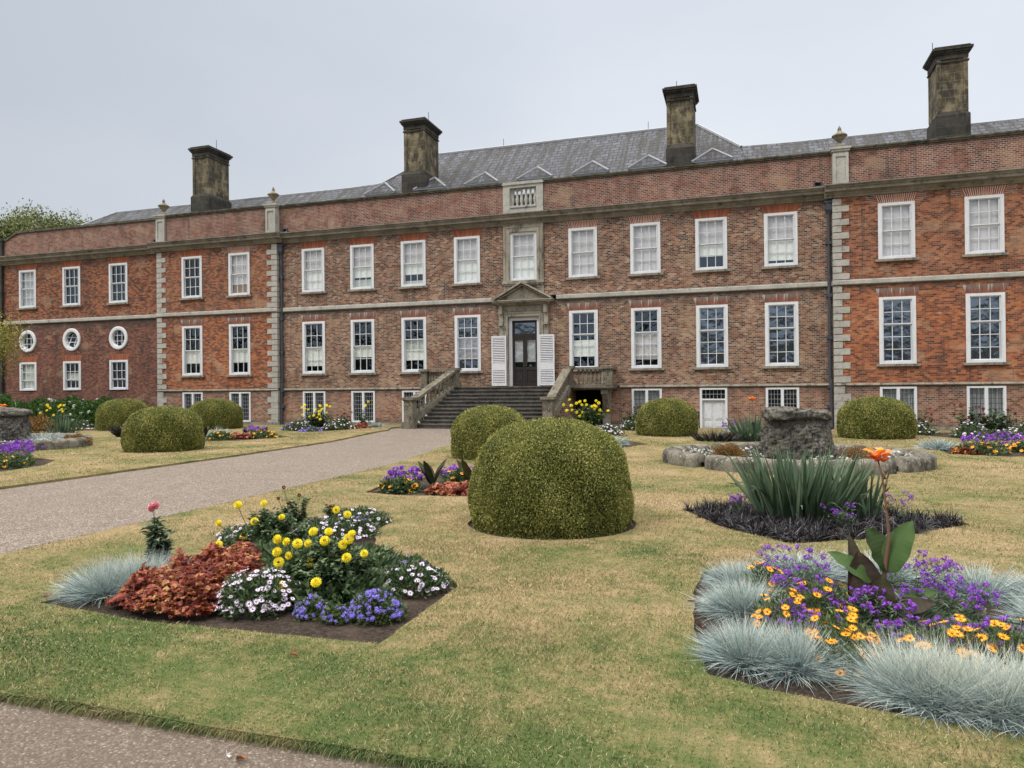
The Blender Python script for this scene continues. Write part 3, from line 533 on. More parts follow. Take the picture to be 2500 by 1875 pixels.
# ------------------------------------------------------------------ windows
_shared = {}
def shared(key, fn, mats):
    if key not in _shared: mb = MB(); fn(mb); _shared[key] = mb.mesh(key[0], mats)
    return _shared[key]
def sash_window(xc, zb, zt, y, cols, rows, blinds=(), glass='glass', arch='arch_plain', split=None, w=WIN_W, sill=True, deep=0.0):
    h = zt - zb; hw = w / 2
    def frame(m):
        m.box(-hw, -hw + 0.11, -0.03, 0.12, 0, h); m.box(hw - 0.11, hw, -0.03, 0.12, 0, h)
        m.box(-hw + 0.11, hw - 0.11, -0.025, 0.12, h - 0.1, h); m.box(-hw + 0.11, hw - 0.11, -0.06, 0.12, 0, 0.09)
        m.box(-hw + 0.11, -hw + 0.13, -0.045, 0.03, 0.09, h - 0.1); m.box(hw - 0.13, hw - 0.11, -0.045, 0.03, 0.09, h - 0.1)
    win = link('window', shared(('window', w, round(h, 2)), frame, 'white_paint'), house, (xc, y, zb))
    ix0, ix1, iz0, iz1 = -hw + 0.13, hw - 0.13, 0.09, h - 0.1; rr = split or rows // 2 + rows % 2
    # lower sash holds rr rows counted from the bottom
    zm = iz0 + (iz1 - iz0) * rr / rows
    def bars(m):
        for k, (a, b, yy) in enumerate(((iz0, zm, 0.055), (zm, iz1, 0.02))):
            n = rr if k == 0 else rows - rr
            if n <= 0: continue
            m.box(ix0, ix0 + 0.035, yy, yy + 0.035, a, b); m.box(ix1 - 0.035, ix1, yy, yy + 0.035, a, b)
            m.box(ix0 + 0.035, ix1 - 0.035, yy - 0.002, yy + 0.033, a, a + 0.04); m.box(ix0 + 0.035, ix1 - 0.035, yy - 0.002, yy + 0.033, b - 0.035, b)
            for c in range(1, cols):
                x = ix0 + (ix1 - ix0) * c / cols; m.box(x - 0.012, x + 0.012, yy, yy + 0.03, a + 0.04, b - 0.035)
            for r in range(1, n):
                z = a + (b - a) * r / n; m.box(ix0 + 0.035, ix1 - 0.035, yy + 0.001, yy + 0.029, z - 0.012, z + 0.012)
    link('sash_bars', shared(('sash_bars', w, round(h, 2), cols, rows, rr), bars, 'white_bars'), win)
    def pane(m): m.face([(ix0, 0.075, iz0), (ix1, 0.075, iz0), (ix1, 0.075, iz1), (ix0, 0.075, iz1)])
    link('pane', shared(('pane', w, round(h, 2), glass), pane, glass), win)
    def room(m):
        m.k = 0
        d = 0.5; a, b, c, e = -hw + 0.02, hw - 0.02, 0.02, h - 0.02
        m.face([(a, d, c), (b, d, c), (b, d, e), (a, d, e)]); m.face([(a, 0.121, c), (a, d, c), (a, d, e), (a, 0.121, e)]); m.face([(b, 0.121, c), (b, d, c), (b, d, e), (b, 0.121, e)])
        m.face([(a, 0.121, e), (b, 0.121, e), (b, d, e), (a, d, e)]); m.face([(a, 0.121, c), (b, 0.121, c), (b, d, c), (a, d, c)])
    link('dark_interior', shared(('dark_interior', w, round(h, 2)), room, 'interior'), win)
    for f0, f1, mt in blinds:
        g0 = iz0 + (iz1 - iz0) * f0; g1 = iz0 + (iz1 - iz0) * f1; g = round(g0, 3), round(g1, 3)
        yb = 0.135 if mt != 'blind_white' else 0.125
        def bl(m): m.box(ix0 - 0.02, ix1 + 0.02, yb, yb + 0.006, g0, g1)
        link('blind', shared(('blind', w, g, mt), bl, mt), win)
    if sill:
        def si(m): m.box(-hw - 0.11, hw + 0.11, -0.1, 0.02, -0.09, -0.002)
        link('sill', shared(('sill', w), si, 'stone_sill'), win)
    if arch:
        H = 0.32
        def ar(m):
            m.prism([(-hw, -0.006, 0.002), (hw, -0.006, 0.002), (hw + 0.13, -0.006, H), (-hw - 0.13, -0.006, H)], (0, 0.02, 0))
            if arch == 'arch_white':   # light repointed joints stepping out either side
                for k in range(5):
                    for sg in (-1, 1):
                        a, b = sorted((sg * (hw + 0.13 - 0.03 * (4 - k) + 0.005), sg * (hw + 0.36 + 0.09 * (k % 2) - 0.05 * abs(2 - k)))); m.k = 1; m.box(a, b, -0.004, 0.01, 0.045 + 0.068 * k, 0.055 + 0.068 * k)
                        m.box(b - 0.008 if sg > 0 else a, b if sg > 0 else a + 0.008, -0.0045, 0.01, 0.055 + 0.068 * k, 0.113 + 0.068 * k)
                m.k = 0
        link('brick_arch', shared(('brick_arch', w, arch), ar, [arch, 'mortar_white'] if arch == 'arch_white' else arch), win, (0, 0, h))
    return win
simple('mortar_white', (0.5, 0.46, 0.42), 0.9, 0.1)
G_, W_, K_ = 'blind_grey', 'blind_white', 'blind_green'
ub = [[(0, 1, G_), (0.04, .5, W_)], [(.5, 1, G_), (.25, .5, W_), (0, .2, K_)], [(.5, 1, G_), (.25, .5, W_), (0, .1, K_)], [(0, 1, G_), (0, .5, W_)], [(0, 1, G_), (.0, .48, W_)], [(0, 1, G_)], [(0, 1, G_)], [(.5, 1, G_), (.27, .5, W_)], [(.5, 1, G_), (.08, .5, W_)]]
for i, x in enumerate(CXS):
    sash_window(x, *UP, 0, 3, 4, ub[i], arch=None if i == 4 else ('arch_white' if i in (5, 6) else 'arch_plain'), sill=i != 4)
lb = {0: (4, [(.12, .5, W_)]), 1: (4, [(.28, .5, W_)]), 2: (5, [(.2, .4, W_), (.4, .58, K_)]), 3: (5, [(.2, .6, G_)]), 5: (5, [(.2, .5, W_)]), 6: (5, [(.12, .62, G_)]), 7: (5, []), 8: (5, [])}
for i, (rows, bl) in lb.items():
    sash_window(CXS[i], *LO, 0, 3, rows, bl, glass='glass_blue' if i in (3, 7, 8) else 'glass', arch='arch_streaked', split=2 if rows == 4 else 3)
for sg, blu, bll, rw in ((-1, [[], [(.0, .26, 'board_brown'), (.26, 1, G_)]], [[(.22, .5, W_)], [(.22, .5, W_)]], 4), (1, [[(0, 1, G_)], [(0, 1, G_)]], [[], []], 5)):
    for j, x in enumerate(sorted(sg * v for v in WX)):
        sash_window(x, *UP, YW, 3, 4, blu[j], arch='arch_white' if (sg > 0 or j == 1) else 'arch_plain', glass='glass' if sg > 0 or j == 1 else 'glass_dark')
        sash_window(x, *LO, YW, 3, rw, bll[j], arch='arch_streaked', glass='glass_blue' if sg > 0 else 'glass', split=2 if rw == 4 else 3)
for x, c1, c2 in zip(FX, ([(0, 1, 'curtain')], [], []), ([(0, 1, K_)], [(.3, .6, K_)], [])):
    sash_window(x, *UP, 0.0, 3, 4, c1, glass='glass'); sash_window(x, 1.75, 3.3, 0.0, 3, 3, c2, glass='glass_dark', split=1, sill=False)
def round_window(x, z, tilt):
    def ring(m):
        n = 32; pr = [(0.608, 0.0), (0.608, -0.05), (0.56, -0.07), (0.44, -0.06), (0.41, 0.0), (0.41, 0.12), (0.608, 0.12)]
        b = len(m.v)
        for r, yy in pr:
            for k in range(n): a = 2 * PI * k / n; m.v.append((r * math.cos(a), yy, r * math.sin(a)))
        for j in range(len(pr)):
            for k in range(n):
                j2 = (j + 1) % len(pr); k2 = (k + 1) % n; m.f.append((b + j * n + k, b + j * n + k2, b + j2 * n + k2, b + j2 * n + k)); m.mi.append(0)
    win = link('round_window', shared(('round_window',), ring, 'white_paint'), house, (x, 0, z))
    def bars(m):
        R = 0.41
        for c in (-0.15, 0.15):
            q = math.sqrt(R * R - c * c); m.box(c - 0.012, c + 0.012, -0.015, 0.015, -q, q)
            xs = [-q, -0.17, 0.17, q]; 
            for a, b in ((-q, -0.17), (-0.13, 0.13), (0.17, q)): m.box(a, b, -0.014, 0.014, c - 0.012, c + 0.012)
    s_ = link('sash_bars', shared(('round_bars',), bars, 'white_bars'), win, (0, 0.06 if not tilt else 0.1, 0)); s_.rotation_euler = (-0.5, 0, 0.25) if tilt else (0, 0, 0)
    def pane(m): m.face([(0.44 * math.cos(2 * PI * k / 24), 0.08 + 0.04, 0.44 * math.sin(2 * PI * k / 24)) for k in range(24)])
    link('pane', shared(('round_pane',), pane, 'glass_dark'), win)
    def room(m):
        n = 24; b = len(m.v); m.lathe([(0.46, 0.0), (0.46, 0.4)], (0, 0, 0), 24); m.v[b:] = [(v[0], 0.123 + v[2], v[1]) for v in m.v[b:]]
        m.f.pop(-2); m.mi.pop()
    link('dark_interior', shared(('round_room',), room, 'interior'), win)
for i, x in enumerate(FX): round_window(x, 4.45, i == 1)
def casement(x, y, light, w=WIN_W, h=BA[1] - BA[0]):
    hw = w / 2
    def fr(m):
        m.box(-hw, -hw + 0.09, -0.03, 0.1, 0, h); m.box(hw - 0.09, hw, -0.03, 0.1, 0, h); m.box(-hw + 0.09, hw - 0.09, -0.025, 0.1, h - 0.07, h); m.box(-hw + 0.09, hw - 0.09, -0.05, 0.1, 0, 0.08); m.box(-0.055, 0.055, -0.028, 0.1, 0.08, h - 0.07)
    win = link('casement_window', shared(('casement', round(h, 2)), fr, 'white_paint'), house, (x, y, BA[0]))
    def ld(m):
        for a, b in ((-hw + 0.09, -0.055), (0.055, hw - 0.09)):
            for c in range(1, 4): xx = a + (b - a) * c / 4; m.box(xx - 0.008, xx + 0.008, 0.035, 0.05, 0.08, h - 0.07)
            for r in range(1, 7): z = 0.08 + (h - 0.15) * r / 7; m.box(a, b, 0.033, 0.048, z - 0.008, z + 0.008)
    link('lead_lattice', shared(('lattice', round(h, 2), light), ld, 'lead' if light else 'lead_flash'), win)
    def pn(m): m.face([(-hw + 0.09, 0.06, 0.08), (hw - 0.09, 0.06, 0.08), (hw - 0.09, 0.06, h - 0.07), (-hw + 0.09, 0.06, h - 0.07)])
    link('pane', shared(('cpane', round(h, 2)), pn, 'glass'), win)
    def room(m): m.box(-hw + 0.03, hw - 0.03, 0.4, 0.42, 0.02, h - 0.02); m.box(-hw + 0.03, -hw + 0.05, 0.101, 0.4, 0.02, h - 0.02); m.box(hw - 0.05, hw - 0.03, 0.101, 0.4, 0.02, h - 0.02)
    link('dark_interior', shared(('croom', round(h, 2)), room, 'interior'), win)
    if light:
        def cu(m):
            n = 24; pts = [(-hw + 0.08 + (w - 0.16) * k / n, 0.15 + 0.02 * math.sin(k * 1.9)) for k in range(n + 1)]
            for (a, ya), (b, yb) in zip(pts, pts[1:]): m.face([(a, ya, 0.06), (b, yb, 0.06), (b, yb, h - 0.05), (a, ya, h - 0.05)])
            for xx in (-0.38, -0.2, 0.2, 0.38): m.k = 1; m.box(xx - 0.012, xx + 0.012, 0.09, 0.1, 0.08, h - 0.07)
        link('curtain', shared(('ccurt', round(h, 2)), cu, ['curtain', 'white_bars']), win)
for x in (-10.4, -7.8, -5.2): casement(x, 0, False)
casement(5.2, 0, True); casement(10.4, 0, False)
for x in (-17.19, -14.38): casement(x, YW, False)
for x in (14.38, 17.19): casement(x, YW, True)

# ------------------------------------------------------------------ stone dressings round the middle bay
mb = MB()   # surround of the middle window
mb.box(-0.9, -0.61, -0.07, 0.1, 6.27, 8.69); mb.box(0.61, 0.9, -0.07, 0.1, 6.27, 8.69); mb.box(-0.61, 0.61, -0.068, 0.1, 8.36, 8.69)
mb.box(-0.72, -0.61, -0.1, -0.07, 6.27, 8.47); mb.box(0.61, 0.72, -0.1, -0.07, 6.27, 8.47); mb.box(-0.61, 0.61, -0.1, -0.068, 8.37, 8.47)
mb.box(-0.86, -0.8, -0.09, -0.07, 6.27, 8.62); mb.box(0.8, 0.86, -0.09, -0.07, 6.27, 8.62); mb.box(-0.8, 0.8, -0.09, -0.068, 8.56, 8.62)
mb.box(-0.93, 0.93, -0.14, 0.02, 6.15, 6.27); mb.box(-0.88, 0.88, -0.1, 0.02, 6.08, 6.15)
for i in range(4):
    for sg in (-1, 1):
        L = 0.3 if i % 2 else 0.2; a, b = sorted((sg * 0.9, sg * (0.9 - L))); mb.box(a, b, -0.04, 0.01, 5.6 + i * 0.12, 5.6 + (i + 1) * 0.12 - 0.01)
mb.build('window_surround', 'stone_trim', house)
mb = MB()   # door case
for sg in (-1, 1):
    a, b = sorted((sg * 0.9, sg * 1.1)); mb.box(a, b, -0.1, 0.01, 1.74, 5.22)
    a, b = sorted((sg * 0.86, sg * 0.9)); mb.box(a, b, -0.06, 0.01, 1.74, 5.22)
    a, b = sorted((sg * 0.7, sg * 0.86)); mb.box(a, b, -0.11, 0.01, 1.74, 4.86)
    a, b = sorted((sg * 0.7, sg * 0.76)); mb.box(a, b, -0.14, -0.11, 1.74, 4.8)
    a, b = sorted((sg * 0.91, sg * 1.09)); mb.box(a, b, -0.24, -0.1, 4.35, 4.45); mb.prism([(a, -0.1, 4.45), (b, -0.1, 4.45), (b, -0.1, 5.2), (a, -0.1, 5.2)], (0, -0.05, 0)); mb.box(a + 0.02, b - 0.02, -0.26, -0.15, 4.85, 5.2)
mb.box(-0.7, 0.7, -0.11, 0.01, 4.70, 4.86); mb.box(-0.7, 0.7, -0.14, -0.11, 4.74, 4.8)
mb.box(-0.86, 0.86, -0.06, 0.01, 4.86, 5.22); mb.box(-0.84, 0.84, -0.13, -0.06, 4.86, 4.92); mb.box(-0.8, 0.8, -0.08, -0.06, 4.96, 5.18)
mb.build('door_case', 'stone_trim', house)
mb = MB()
for hw_, o, z0, z1 in ((1.16, 0.2, 5.22, 5.27), (1.22, 0.28, 5.27, 5.32), (1.33, 0.42, 5.32, 5.38), (1.37, 0.46, 5.38, 5.42)): mb.box(-hw_, hw_, -o, 0.01, z0, z1)
def rake(x0, z0, th, o, o2):
    for sg in (-1, 1): mb.prism([(sg * x0, -o, z0), (0, -o, z0 + x0 * 0.545), (0, -o, z0 + x0 * 0.545 + th), (sg * (x0 + 0.02), -o, z0 + th - 0.01)], (0, o - o2, 0))
rake(1.28, 5.43, 0.08, 0.42, -0.01); rake(1.12, 5.425, 0.05, 0.3, -0.01)
mb.prism([(-1.1, -0.16, 5.42), (1.1, -0.16, 5.42), (0, -0.16, 6.0)], (0, 0.15, 0))
mb.build('pediment', 'stone_trim', house)
mb = MB()   # white frame
mb.box(-0.7, -0.56, 0.02, 0.2, 1.735, 4.70); mb.box(0.56, 0.7, 0.02, 0.2, 1.735, 4.70); mb.box(-0.56, 0.56, 0.022, 0.2, 4.57, 4.70)
df = mb.build('door_frame', 'white_paint', house)
mb = MB()
mb.box(-0.56, 0.56, 0.1, 0.16, 3.86, 4.0); mb.box(-0.56, 0.56, 0.1, 0.16, 4.47, 4.57); mb.box(-0.56, -0.46, 0.1, 0.16, 4.0, 4.47); mb.box(0.46, 0.56, 0.1, 0.16, 4.0, 4.47)
fl = mb.build('fanlight', 'dark_wood', house); m2 = MB(); m2.face([(-0.46, 0.13, 4.0), (0.46, 0.13, 4.0), (0.46, 0.13, 4.47), (-0.46, 0.13, 4.47)]); m2.build('pane', 'glass_blue', fl)
for sg in (-1, 1):
    m = MB(); f = lambda a, b, y0, y1, z0, z1: m.box(*sorted((sg * a, sg * b)), y0, y1, z0, z1)
    f(0.005, 0.09, 0.1, 0.15, 1.75, 3.85); f(0.47, 0.555, 0.1, 0.15, 1.75, 3.85); f(0.09, 0.47, 0.1, 0.15, 3.72, 3.85); f(0.09, 0.47, 0.1, 0.15, 2.42, 2.56); f(0.09, 0.47, 0.1, 0.15, 1.75, 1.88); f(0.09, 0.47, 0.125, 0.14, 1.88, 2.42); f(0.15, 0.41, 0.112, 0.125, 1.95, 2.35)
    leaf = m.build('door', 'dark_wood', house)
    m = MB(); m.box(*sorted((sg * 0.09, sg * 0.47)), 0.128, 0.132, 2.56, 3.72); m.build('pane', 'glass', leaf)
    m = MB(); m.box(*sorted((sg * 0.08, sg * 0.48)), 0.16, 0.165, 2.78, 3.75); m.build('blind', 'blind_grey', leaf)
    m = MB(); m.lathe([(0.0, 0), (0.02, 0.005), (0.026, 0.02), (0.02, 0.035), (0.0, 0.045)], (0, 0, 0), 8, caps=False); m.v = [(v[0] + sg * 0.05, 0.1 - v[2], v[1] + 2.62) for v in m.v]; m.build('door_handle', 'brass', leaf, True)
mb = MB(); mb.box(-0.7, 0.7, 0.35, 0.37, 1.72, 4.7); mb.build('dark_interior', 'interior', house)
for xs in (-1.10, 1.04):   # louvred shutters folded back
    m = MB(); hw_ = 0.335; y0, y1 = -0.19, -0.15; zb, zt = 1.76, 3.92
    m.box(xs - hw_, xs - hw_ + 0.06, y0, y1, zb, zt); m.box(xs + hw_ - 0.06, xs + hw_, y0, y1, zb, zt)
    for a, b in ((zb, zb + 0.08), (2.42, 2.72), (zt - 0.09, zt)): m.box(xs - hw_ + 0.06, xs + hw_ - 0.06, y0 + 0.002, y1 - 0.002, a, b)
    for a, b in ((zb + 0.08, 2.42), (2.72, zt - 0.09)):
        n = int((b - a) / 0.07)
        for k in range(n):
            z = a + (b - a) * (k + 0.1) / n; m.prism([(xs - hw_ + 0.055, y0 + 0.004, z), (xs - hw_ + 0.055, y1 - 0.004, z + 0.035), (xs - hw_ + 0.055, y1 - 0.004, z + 0.05), (xs - hw_ + 0.055, y0 + 0.004, z + 0.02)], (2 * hw_ - 0.11, 0, 0))
    sh_ = m.build('shutter', 'shutter_paint', house); m = MB(); m.box(xs - hw_ + 0.05, xs + hw_ - 0.05, y1 - 0.002, y1 + 0.006, zb, zt); m.build('slat_gap_shade', 'lead', sh_)  # dark sheet behind the slats paints shade into the louvre gaps
# basement door
m = MB(); m.box(7.30, 7.39, -0.03, 0.14, -0.05, 1.59); m.box(8.27, 8.36, -0.03, 0.14, -0.05, 1.59); m.box(7.39, 8.27, -0.028, 0.14, 1.52, 1.59); m.box(7.39, 8.27, -0.028, 0.14, 1.10, 1.16)
m.build('door_frame', 'white_paint', house)
m = MB(); m.box(7.39, 8.27, 0.07, 0.11, -0.05, 1.10)
for a in (7.46, 7.88):
    m.box(a, a + 0.32, 0.055, 0.07, 0.32, 1.02); m.box(a + 0.04, a + 0.28, 0.045, 0.055, 0.37, 0.97); m.box(a, a + 0.32, 0.055, 0.07, 0.04, 0.22)
dr = m.build('white_door', 'door_paint', house); m = MB(); m.lathe([(0.0, 0), (0.03, 0.01), (0.03, 0.03), (0.0, 0.045)], (0, 0, 0), 8, caps=False); m.v = [(v[0] + 8.17, 0.05 - v[2], v[1] + 0.22) for v in m.v]; m.build('door_knob', 'lead', dr, True)
m = MB()
for c in range(1, 6): x = 7.39 + 0.88 * c / 6; m.box(x - 0.009, x + 0.009, 0.04, 0.06, 1.16, 1.52)
m.box(7.39, 8.27, 0.041, 0.058, 1.33, 1.35); lt = m.build('overlight', 'lead_flash', house)
m = MB(); m.face([(7.39, 0.075, 1.16), (8.27, 0.075, 1.16), (8.27, 0.075, 1.52), (7.39, 0.075, 1.52)]); m.build('pane', 'glass', lt)
m = MB(); m.box(7.32, 8.34, 0.3, 0.32, 0, 1.58); m.build('dark_interior', 'interior', house)
# small dark plaque beside the basement door
sg_ = thing('wall_plaque', 'small dark notice plate on the brick beside the white basement door', 'sign', (7.17, -0.02, 0.52))
m = MB(); m.box(-0.1, 0.1, -0.012, 0.012, -0.13, 0.13); m.build('plate', 'plaque', sg_)
m = MB()
for k in range(5): m.box(-0.07, 0.03 + 0.04 * ((k * 7) % 3) / 2, -0.016, -0.012, 0.07 - k * 0.035, 0.082 - k * 0.035)
m.build('small_print', 'plaque_text', sg_)
# ------------------------------------------------------------------ rainwater pipes and outlets
for sg in (-1, 1):
    m = MB(); x = sg * 12.1; y = -0.09
    m.tube([(x, y, 8.3), (x, y, 1.9), (x + sg * 0.03, y - 0.02, 1.75), (x + sg * 0.03, y - 0.03, 0.0)], 0.062, 10)
    for z in (7.0, 5.0, 3.4, 1.55, 0.8): m.box(x - 0.1, x + 0.1, y - 0.075, 0.0, z, z + 0.12)
    p = m.build('drainpipe', 'pipe', house)
    m = MB(); m.box(x - 0.12, x + 0.12, y - 0.13, 0.0, 8.3, 8.55); m.box(x - 0.15, x + 0.15, y - 0.16, 0.0, 8.55, 8.62); m.prism([(x - 0.12, y - 0.13, 8.3), (x + 0.12, y - 0.13, 8.3), (x + 0.05, y - 0.05, 8.12), (x - 0.05, y - 0.05, 8.12)], (0, 0.13, 0)); m.build('hopper', 'pipe', p)
for x in (-11.92, 11.75, -19.62):
    m = MB(); m.box(x - 0.14, x + 0.14, -0.08, 0.05, 9.2, 9.26); m.box(x - 0.14, x - 0.1, -0.08, 0.05, 9.26, 9.42); m.box(x + 0.1, x + 0.14, -0.08, 0.05, 9.26, 9.42); m.k = 1; m.box(x - 0.1, x + 0.1, -0.01, 0.02, 9.26, 9.40); m.build('gutter_outlet', ['pipe', 'void'], house)
# ------------------------------------------------------------------ balustrade in the parapet
def baluster_prof(h, r=0.07):
    return [(r * 0.9, 0), (r * 0.9, h * 0.06), (r * 0.5, h * 0.1), (r * 0.55, h * 0.14), (r, h * 0.3), (r * 0.95, h * 0.42), (r * 0.45, h * 0.68), (r * 0.4, h * 0.8), (r * 0.7, h * 0.86), (r * 0.5, h * 0.9), (r * 0.85, h * 0.94), (r * 0.85, h)]
m = MB(); m.box(-0.9, -0.6, -0.03, 0.34, 9.14, 10.43); m.box(0.6, 0.9, -0.03, 0.34, 9.14, 10.43); m.box(-0.6, 0.6, -0.02, 0.33, 9.14, 9.44); m.box(-0.6, 0.6, -0.06, 0.36, 9.44, 9.52); m.box(-0.6, 0.6, -0.03, 0.34, 10.3, 10.43); m.box(-0.94, 0.94, -0.08, 0.42, 10.43, 10.54)
pb = m.build('parapet_balustrade', 'stone_pale', house)
bm_ = MB(); bm_.lathe(baluster_prof(0.78, 0.085), (0, 0, 0), 10); bme = bm_.mesh('baluster', 'stone_pale', True)
for k in range(6): link('baluster', bme, pb, (-0.5 + k * 0.2, 0.15, 9.52))
for sg in (-1, 1):
    m = MB(); a, b = sorted((sg * 0.6, sg * 0.52)); m.box(a, b, 0.1, 0.2, 9.52, 10.3); m.build('half_baluster', 'stone_pale', pb)
m = MB(); m.box(-0.6, 0.6, 0.75, 0.8, 9.3, 10.35); m.build('dormer_wood_board', 'white_paint', house)  # white board added to stand for painted dormer wood between the balusters

# ------------------------------------------------------------------ roofs
def face_obj(name, faces, mat, parent, thick=None):
    m = MB()
    for f in faces: m.face(f)
    return m.build(name, mat, parent)
E0 = 10.2
R = [(-7.0, 6.6, 14.43), (7.0, 6.6, 14.43)]; EV = [(-11.3, 1.6, E0), (11.3, 1.6, E0), (11.3, 11.6, E0), (-11.3, 11.6, E0)]
roof = face_obj('roof', [[EV[0], EV[1], R[1], R[0]], [EV[1], EV[2], R[1]], [EV[2], EV[3], R[0], R[1]], [EV[3], EV[0], R[0]]], 'slate', house)
RL = [(-27.0, 4.6, 12.45), (22.0, 4.6, 12.45)]
r2 = face_obj('roof', [[(-29.9, 1.5, E0), (22, 1.5, E0), RL[1], RL[0]], [(22, 7.7, E0), (-29.9, 7.7, E0), RL[0], RL[1]], [(-29.9, 7.7, E0), (-29.9, 1.5, E0), RL[0]]], 'slate', house)
m = MB(); m.tube([R[0], R[1]], 0.09, 6)
for a, b in ((R[0], (-9.0, 4.15, 12.36)), (R[1], (9.0, 4.15, 12.36))): m.tube([a, b], 0.08, 6)
m.build('ridge_lead', 'lead_flash', roof)
m = MB(); m.tube([RL[0], (-9.2, 4.6, 12.45)], 0.06, 6); m.tube([(9.2, 4.6, 12.45), RL[1]], 0.06, 6); m.tube([RL[0], (-29.9, 1.5, E0)], 0.06, 6); m.build('ridge_lead', 'lead_flash', r2)
m = MB(); m.box(-30.0, 22, 0.36, 1.7, 10.0, 10.1); m.build('parapet_gutter', 'lead_flash', house)
# bellcast where the hips sweep out to the low roof
for sg in (-1, 1):
    face_obj('roof_flare', [[(sg * 9.4, 1.62, E0 + 0.05), (sg * 12.4, 1.52, E0 + 0.03), (sg * 11.3, 4.58, 12.48), (sg * 9.0, 4.16, 12.4)]], 'slate', roof)
for x in (-7.8, -5.15, -2.55, 0.02, 2.6, 5.1, 7.82):
    m = MB(); m.box(x - 0.68, x + 0.68, 1.9, 2.6, 10.1, 11.18); d = m.build('dormer', 'white_paint', house)
    A = [(x - 0.84, 1.72, 11.2), (x + 0.84, 1.72, 11.2), (x, 2.35, 11.86), (x, 3.6, 11.92), (x - 0.84, 2.85, 11.2), (x + 0.84, 2.85, 11.2)]
    m = MB(); m.face([A[0], A[1], A[2]]); m.face([A[0], A[2], A[3], A[4]]); m.face([A[1], A[5], A[3], A[2]]); m.face([A[0], A[4], A[5], A[1]]); m.build('dormer_roof', 'slate', d)
    m = MB(); m.tube([A[0], A[2]], 0.05, 5); m.tube([A[1], A[2]], 0.05, 5); m.tube([A[2], A[3]], 0.05, 5); m.box(x - 0.84, x + 0.84, 1.74, 2.6, 11.15, 11.195); m.build('hip_lead', 'lead_flash', d)
    m = MB()
    for a in (-0.5, 0.06): m.box(x + a, x + a + 0.44, 1.88, 1.895, 10.4, 11.08)
    m.build('dormer_pane', 'glass_dark', d)
def chimney(x, y, wb, ws, db, zb=9.9, rod=0.4, dz=0.0):
    ds = db - 0.12; hb, hs = wb / 2, ws / 2
    m = MB(); z1, z2, z3 = 12.1 + dz, 13.72 + dz, 14.75 + dz
    m.box(x - hs, x + hs, y + 0.08, y + ds, z1, 14.15 + dz)
    for a in (-1, 1):   # raised corner strips
        q0, q1 = sorted((x + a * (hs + 0.02), x + a * (hs - 0.13))); m.box(q0, q1, y + 0.05, y + 0.2, z1, 14.15 + dz); m.box(q0, q1, y + ds - 0.12, y + ds + 0.03, z1, 14.15 + dz)
    c = m.build('chimney', 'stone_chimney', house)
    m = MB(); m.box(x - hb, x + hb, y, y + db, zb, z1 - 0.12)
    m.prism([(x - hb, y, z1 - 0.12), (x + hb, y, z1 - 0.12), (x + hb - 0.12, y + 0.08, z1 + 0.04), (x - hb + 0.12, y + 0.08, z1 + 0.04)], (0, db - 0.1, 0)); m.build('chimney_base', 'stone_black', c)
    m = MB()
    for e, a, b in ((0.06, 14.02, 14.08), (0.04, 14.15, 14.33), (0.08, 14.33, 14.39), (0.13, 14.39, 14.47), (0.18, 14.47, 14.56), (0.10, 14.56, 14.63), (-0.05, 14.63, 14.69)): m.box(x - hs - e, x + hs + e, y + 0.08 - e, y + ds + e, a + dz, b + dz)
    m.build('chimney_cap', 'stone_cornice' if False else 'stone_black', c)
    m = MB(); m.tube([(x + rod, y + 1.0, 14.6 + dz), (x + rod, y + 1.0, 15.25 + dz)], 0.014, 5); m.build('lightning_rod', 'pipe', c)
chimney(-18.35, 1.7, 1.2, 0.98, 1.75, rod=0.25, dz=-0.02); chimney(-5.98, 1.8, 1.3, 1.03, 1.85, rod=0.35); chimney(6.5, 1.8, 1.2, 1.08, 1.7, rod=-0.2, dz=-0.1); chimney(16.75, 1.7, 1.17, 1.02, 1.5, rod=-0.45, dz=0.02)
m = MB()
for x, z in ((-3.0, 14.43), (4.6, 14.43)): m.tube([(x, 6.6, z), (x, 6.6, z + 0.45)], 0.014, 5)
m.build('lightning_rod', 'pipe', roof)
m = MB(); m.box(-30.1, 22, 10.9, 11, 0, 10.2); m.build('wall', 'brick_upper', house)

# ================================================================== GROUND
def sm(t): t = np.clip(t, 0, 1); return t * t * (3 - 2 * t)
def gz(x, y): return 0.14 * sm((np.asarray(y, float) + 10) / 5.0) * (1 - sm((np.abs(np.asarray(x, float) + 0.8) - 3.6) / 3.0))
xs = np.concatenate([[-400, -200, -100, -60], np.arange(-40, 40.1, 0.5), [60, 100, 200, 400]]); ys = np.concatenate([[-400, -200, -100, -60], np.arange(-40, 12.1, 0.5), [40, 100, 200, 400]])
X, Y = np.meshgrid(xs, ys); V = np.stack([X.ravel(), Y.ravel(), gz(X, Y).ravel() - 0.045], 1); nx = len(xs)
idx = (np.arange(len(ys) - 1)[:, None] * nx + np.arange(nx - 1)[None, :]).ravel(); F = np.stack([idx, idx + 1, idx + nx + 1, idx + nx], 1)
me = bpy.data.meshes.new('gravel_path'); me.from_pydata(V.tolist(), [], F.tolist()); me.materials.append(MAT['gravel']); tag(link('gravel_path', me), kind='structure')
def arc(cx, cy, r, a0, a1, n=16): return [(cx + r * math.cos(rad(a0 + (a1 - a0) * k / n)), cy + r * math.sin(rad(a0 + (a1 - a0) * k / n))) for k in range(n + 1)]
def circle(cx, cy, r, n=40): return arc(cx, cy, r, 0, 360, n)[:-1]
